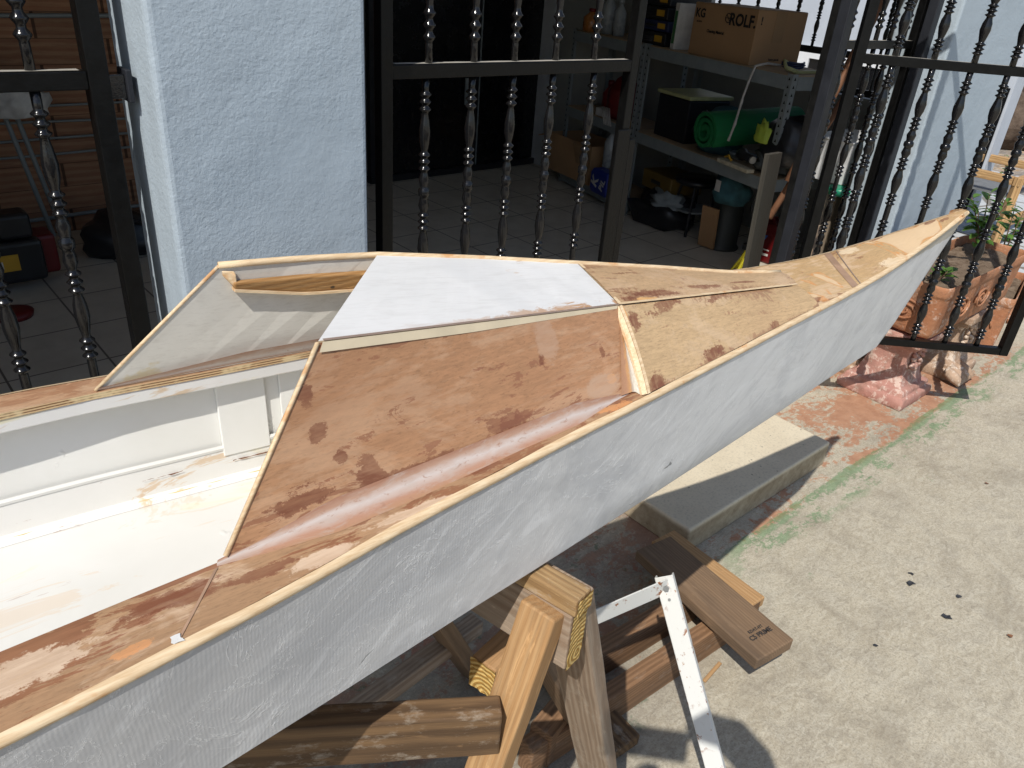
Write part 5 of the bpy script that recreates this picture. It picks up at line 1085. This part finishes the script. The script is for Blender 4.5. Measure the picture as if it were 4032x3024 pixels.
b=MB(); b.box(-.14,.20,-.08,.08,.04,.22); b.box(.05,.18,-.06,.06,.22,.33); b.box(-.14,.02,-.05,.05,.22,.27); b.build('body',M['blackp'],e,bevel=.02,seg=3)
b=MB(); b.box(.16,.26,-.04,.10,.05,.22); b.build('side_cover',M['redp'],e,bevel=.015); b=MB(); b.box(-.10,.10,-.0835,-.0805,.10,.17); b.build('sticker',M['yellow'],e); b=MB(); b.box(-.06,.04,-.0850,-.084,.115,.145); b.build('label',M['label'],e)
b=MB(); b.lathe([(.07,0),(.075,.02),(.05,.03),(0,.03)],n=20); o=b.build('red_dish',M['redp'],smooth=True); o.location=W(-.52,1.88,.2); tag(o,'small dark red dish on the tiles in front of the power tool','dish')
e=blob('bag','slouched black fabric bag on the tiles by the blue pillar','bag',.10,2.45,.2,.20,.16,.20,'blackp',7,.10)
b=MB(); b.tube([(-.1,-.1,.12),(-.02,-.15,.20),(.08,-.1,.14)],.009,6); b.build('strap',M['blackp'],e,smooth=True)
# ================================================================ PERSON taking the picture (seen only as a shadow)
M['shirt']=plain('grey shirt',(.25,.27,.3),.9); M['skin']=plain('skin',(.42,.25,.17),.6,.1); M['hair']=plain('dark hair',(.03,.02,.015),.8)
Pn=thing('person','person standing at the near side holding a phone, visible only as a shadow','person',(.10,-.42,0))
def skinmesh(name,verts,edges,rad,mat,root=0):
    me=bpy.data.meshes.new(name); me.from_pydata([Vector(v) for v in verts],edges,[]); me.materials.append(M[mat]); o=bpy.data.objects.new(name,me); C.objects.link(o); o.parent=Pn
    md=o.modifiers.new('skin','SKIN'); md.use_smooth_shade=True
    for i,r in enumerate(rad):
        sv=me.skin_vertices[0].data[i]; sv.radius=(r,r) if isinstance(r,(int,float)) else r; sv.use_root=(i==root)
    s_=o.modifiers.new('sub','SUBSURF'); s_.levels=1; s_.render_levels=2; return o
V=[(0,0,.95),(0,0,1.12),(0,.0,1.30),(0,.0,1.44),(0,.02,1.52),(0,.05,1.60),(0,.06,1.70),
 (.19,.0,1.41),(.27,.08,1.17),(.13,.33,1.46),(.09,.37,1.53),(-.19,.0,1.41),(-.28,.08,1.17),(-.20,.33,1.46),(-.17,.37,1.53),
 (.10,0,.90),(.11,.02,.50),(.11,-.02,.08),(.12,.13,.04),(-.10,0,.90),(-.11,.02,.50),(-.11,-.02,.08),(-.12,.13,.04)]
Eg=[(0,1),(1,2),(2,3),(3,4),(4,5),(5,6),(3,7),(7,8),(8,9),(9,10),(3,11),(11,12),(12,13),(13,14),(0,15),(15,16),(16,17),(17,18),(0,19),(19,20),(20,21),(21,22)]
rd=[(.15,.11),(.14,.10),(.16,.11),(.12,.09),.055,(.075,.09),(.07,.09),.06,.045,.03,.028,.06,.045,.03,.028,.085,.06,.045,.035,.085,.06,.045,.035]
skinmesh('body',V,Eg,rd,'skin')
b=MB(); b.tube([(.25,.20,1.36),(.19,.31,1.48),(.155,.36,1.545),(.115,.41,1.60),(.07,.44,1.635),(.01,.45,1.65),(-.04,.44,1.645)],[.045,.036,.034,.048,.05,.04,.02],18); b.build('hand',M['skin'],Pn,smooth=True)
for sx,bx in ((1,.09),(-1,-.17)):
    for k in range(4):
        skinmesh('finger',[(bx,.37,1.53+.012*k),(bx-sx*.03,.385,1.545+.014*k),(bx-sx*.06,.378,1.55+.014*k)],[(0,1),(1,2)],[.010,.009,.008],'skin')
b=MB(); b.lathe([(.02,1.745),(.075,1.74),(.098,1.70),(.10,1.65),(.09,1.60)],n=16); o=b.build('hair',M['hair'],Pn,smooth=True); o.location=(0,.03,.01)
b=MB(); b.tube([(0,0,.93),(0,0,1.12),(0,0,1.30),(0,0,1.42)],[.17,.165,.185,.13],16); o=b.build('shirt',M['shirt'],Pn,smooth=True)
b=MB(); b.box(-.02,.14,-.024,-.016,-.01,.065); o=b.build('phone',M['blackp'],bevel=.012,seg=4); o.location=(-.085,0,1.6); o.rotation_euler=(R(-28),R(5),0); tag(o,'phone held out by the person taking the picture','phone')
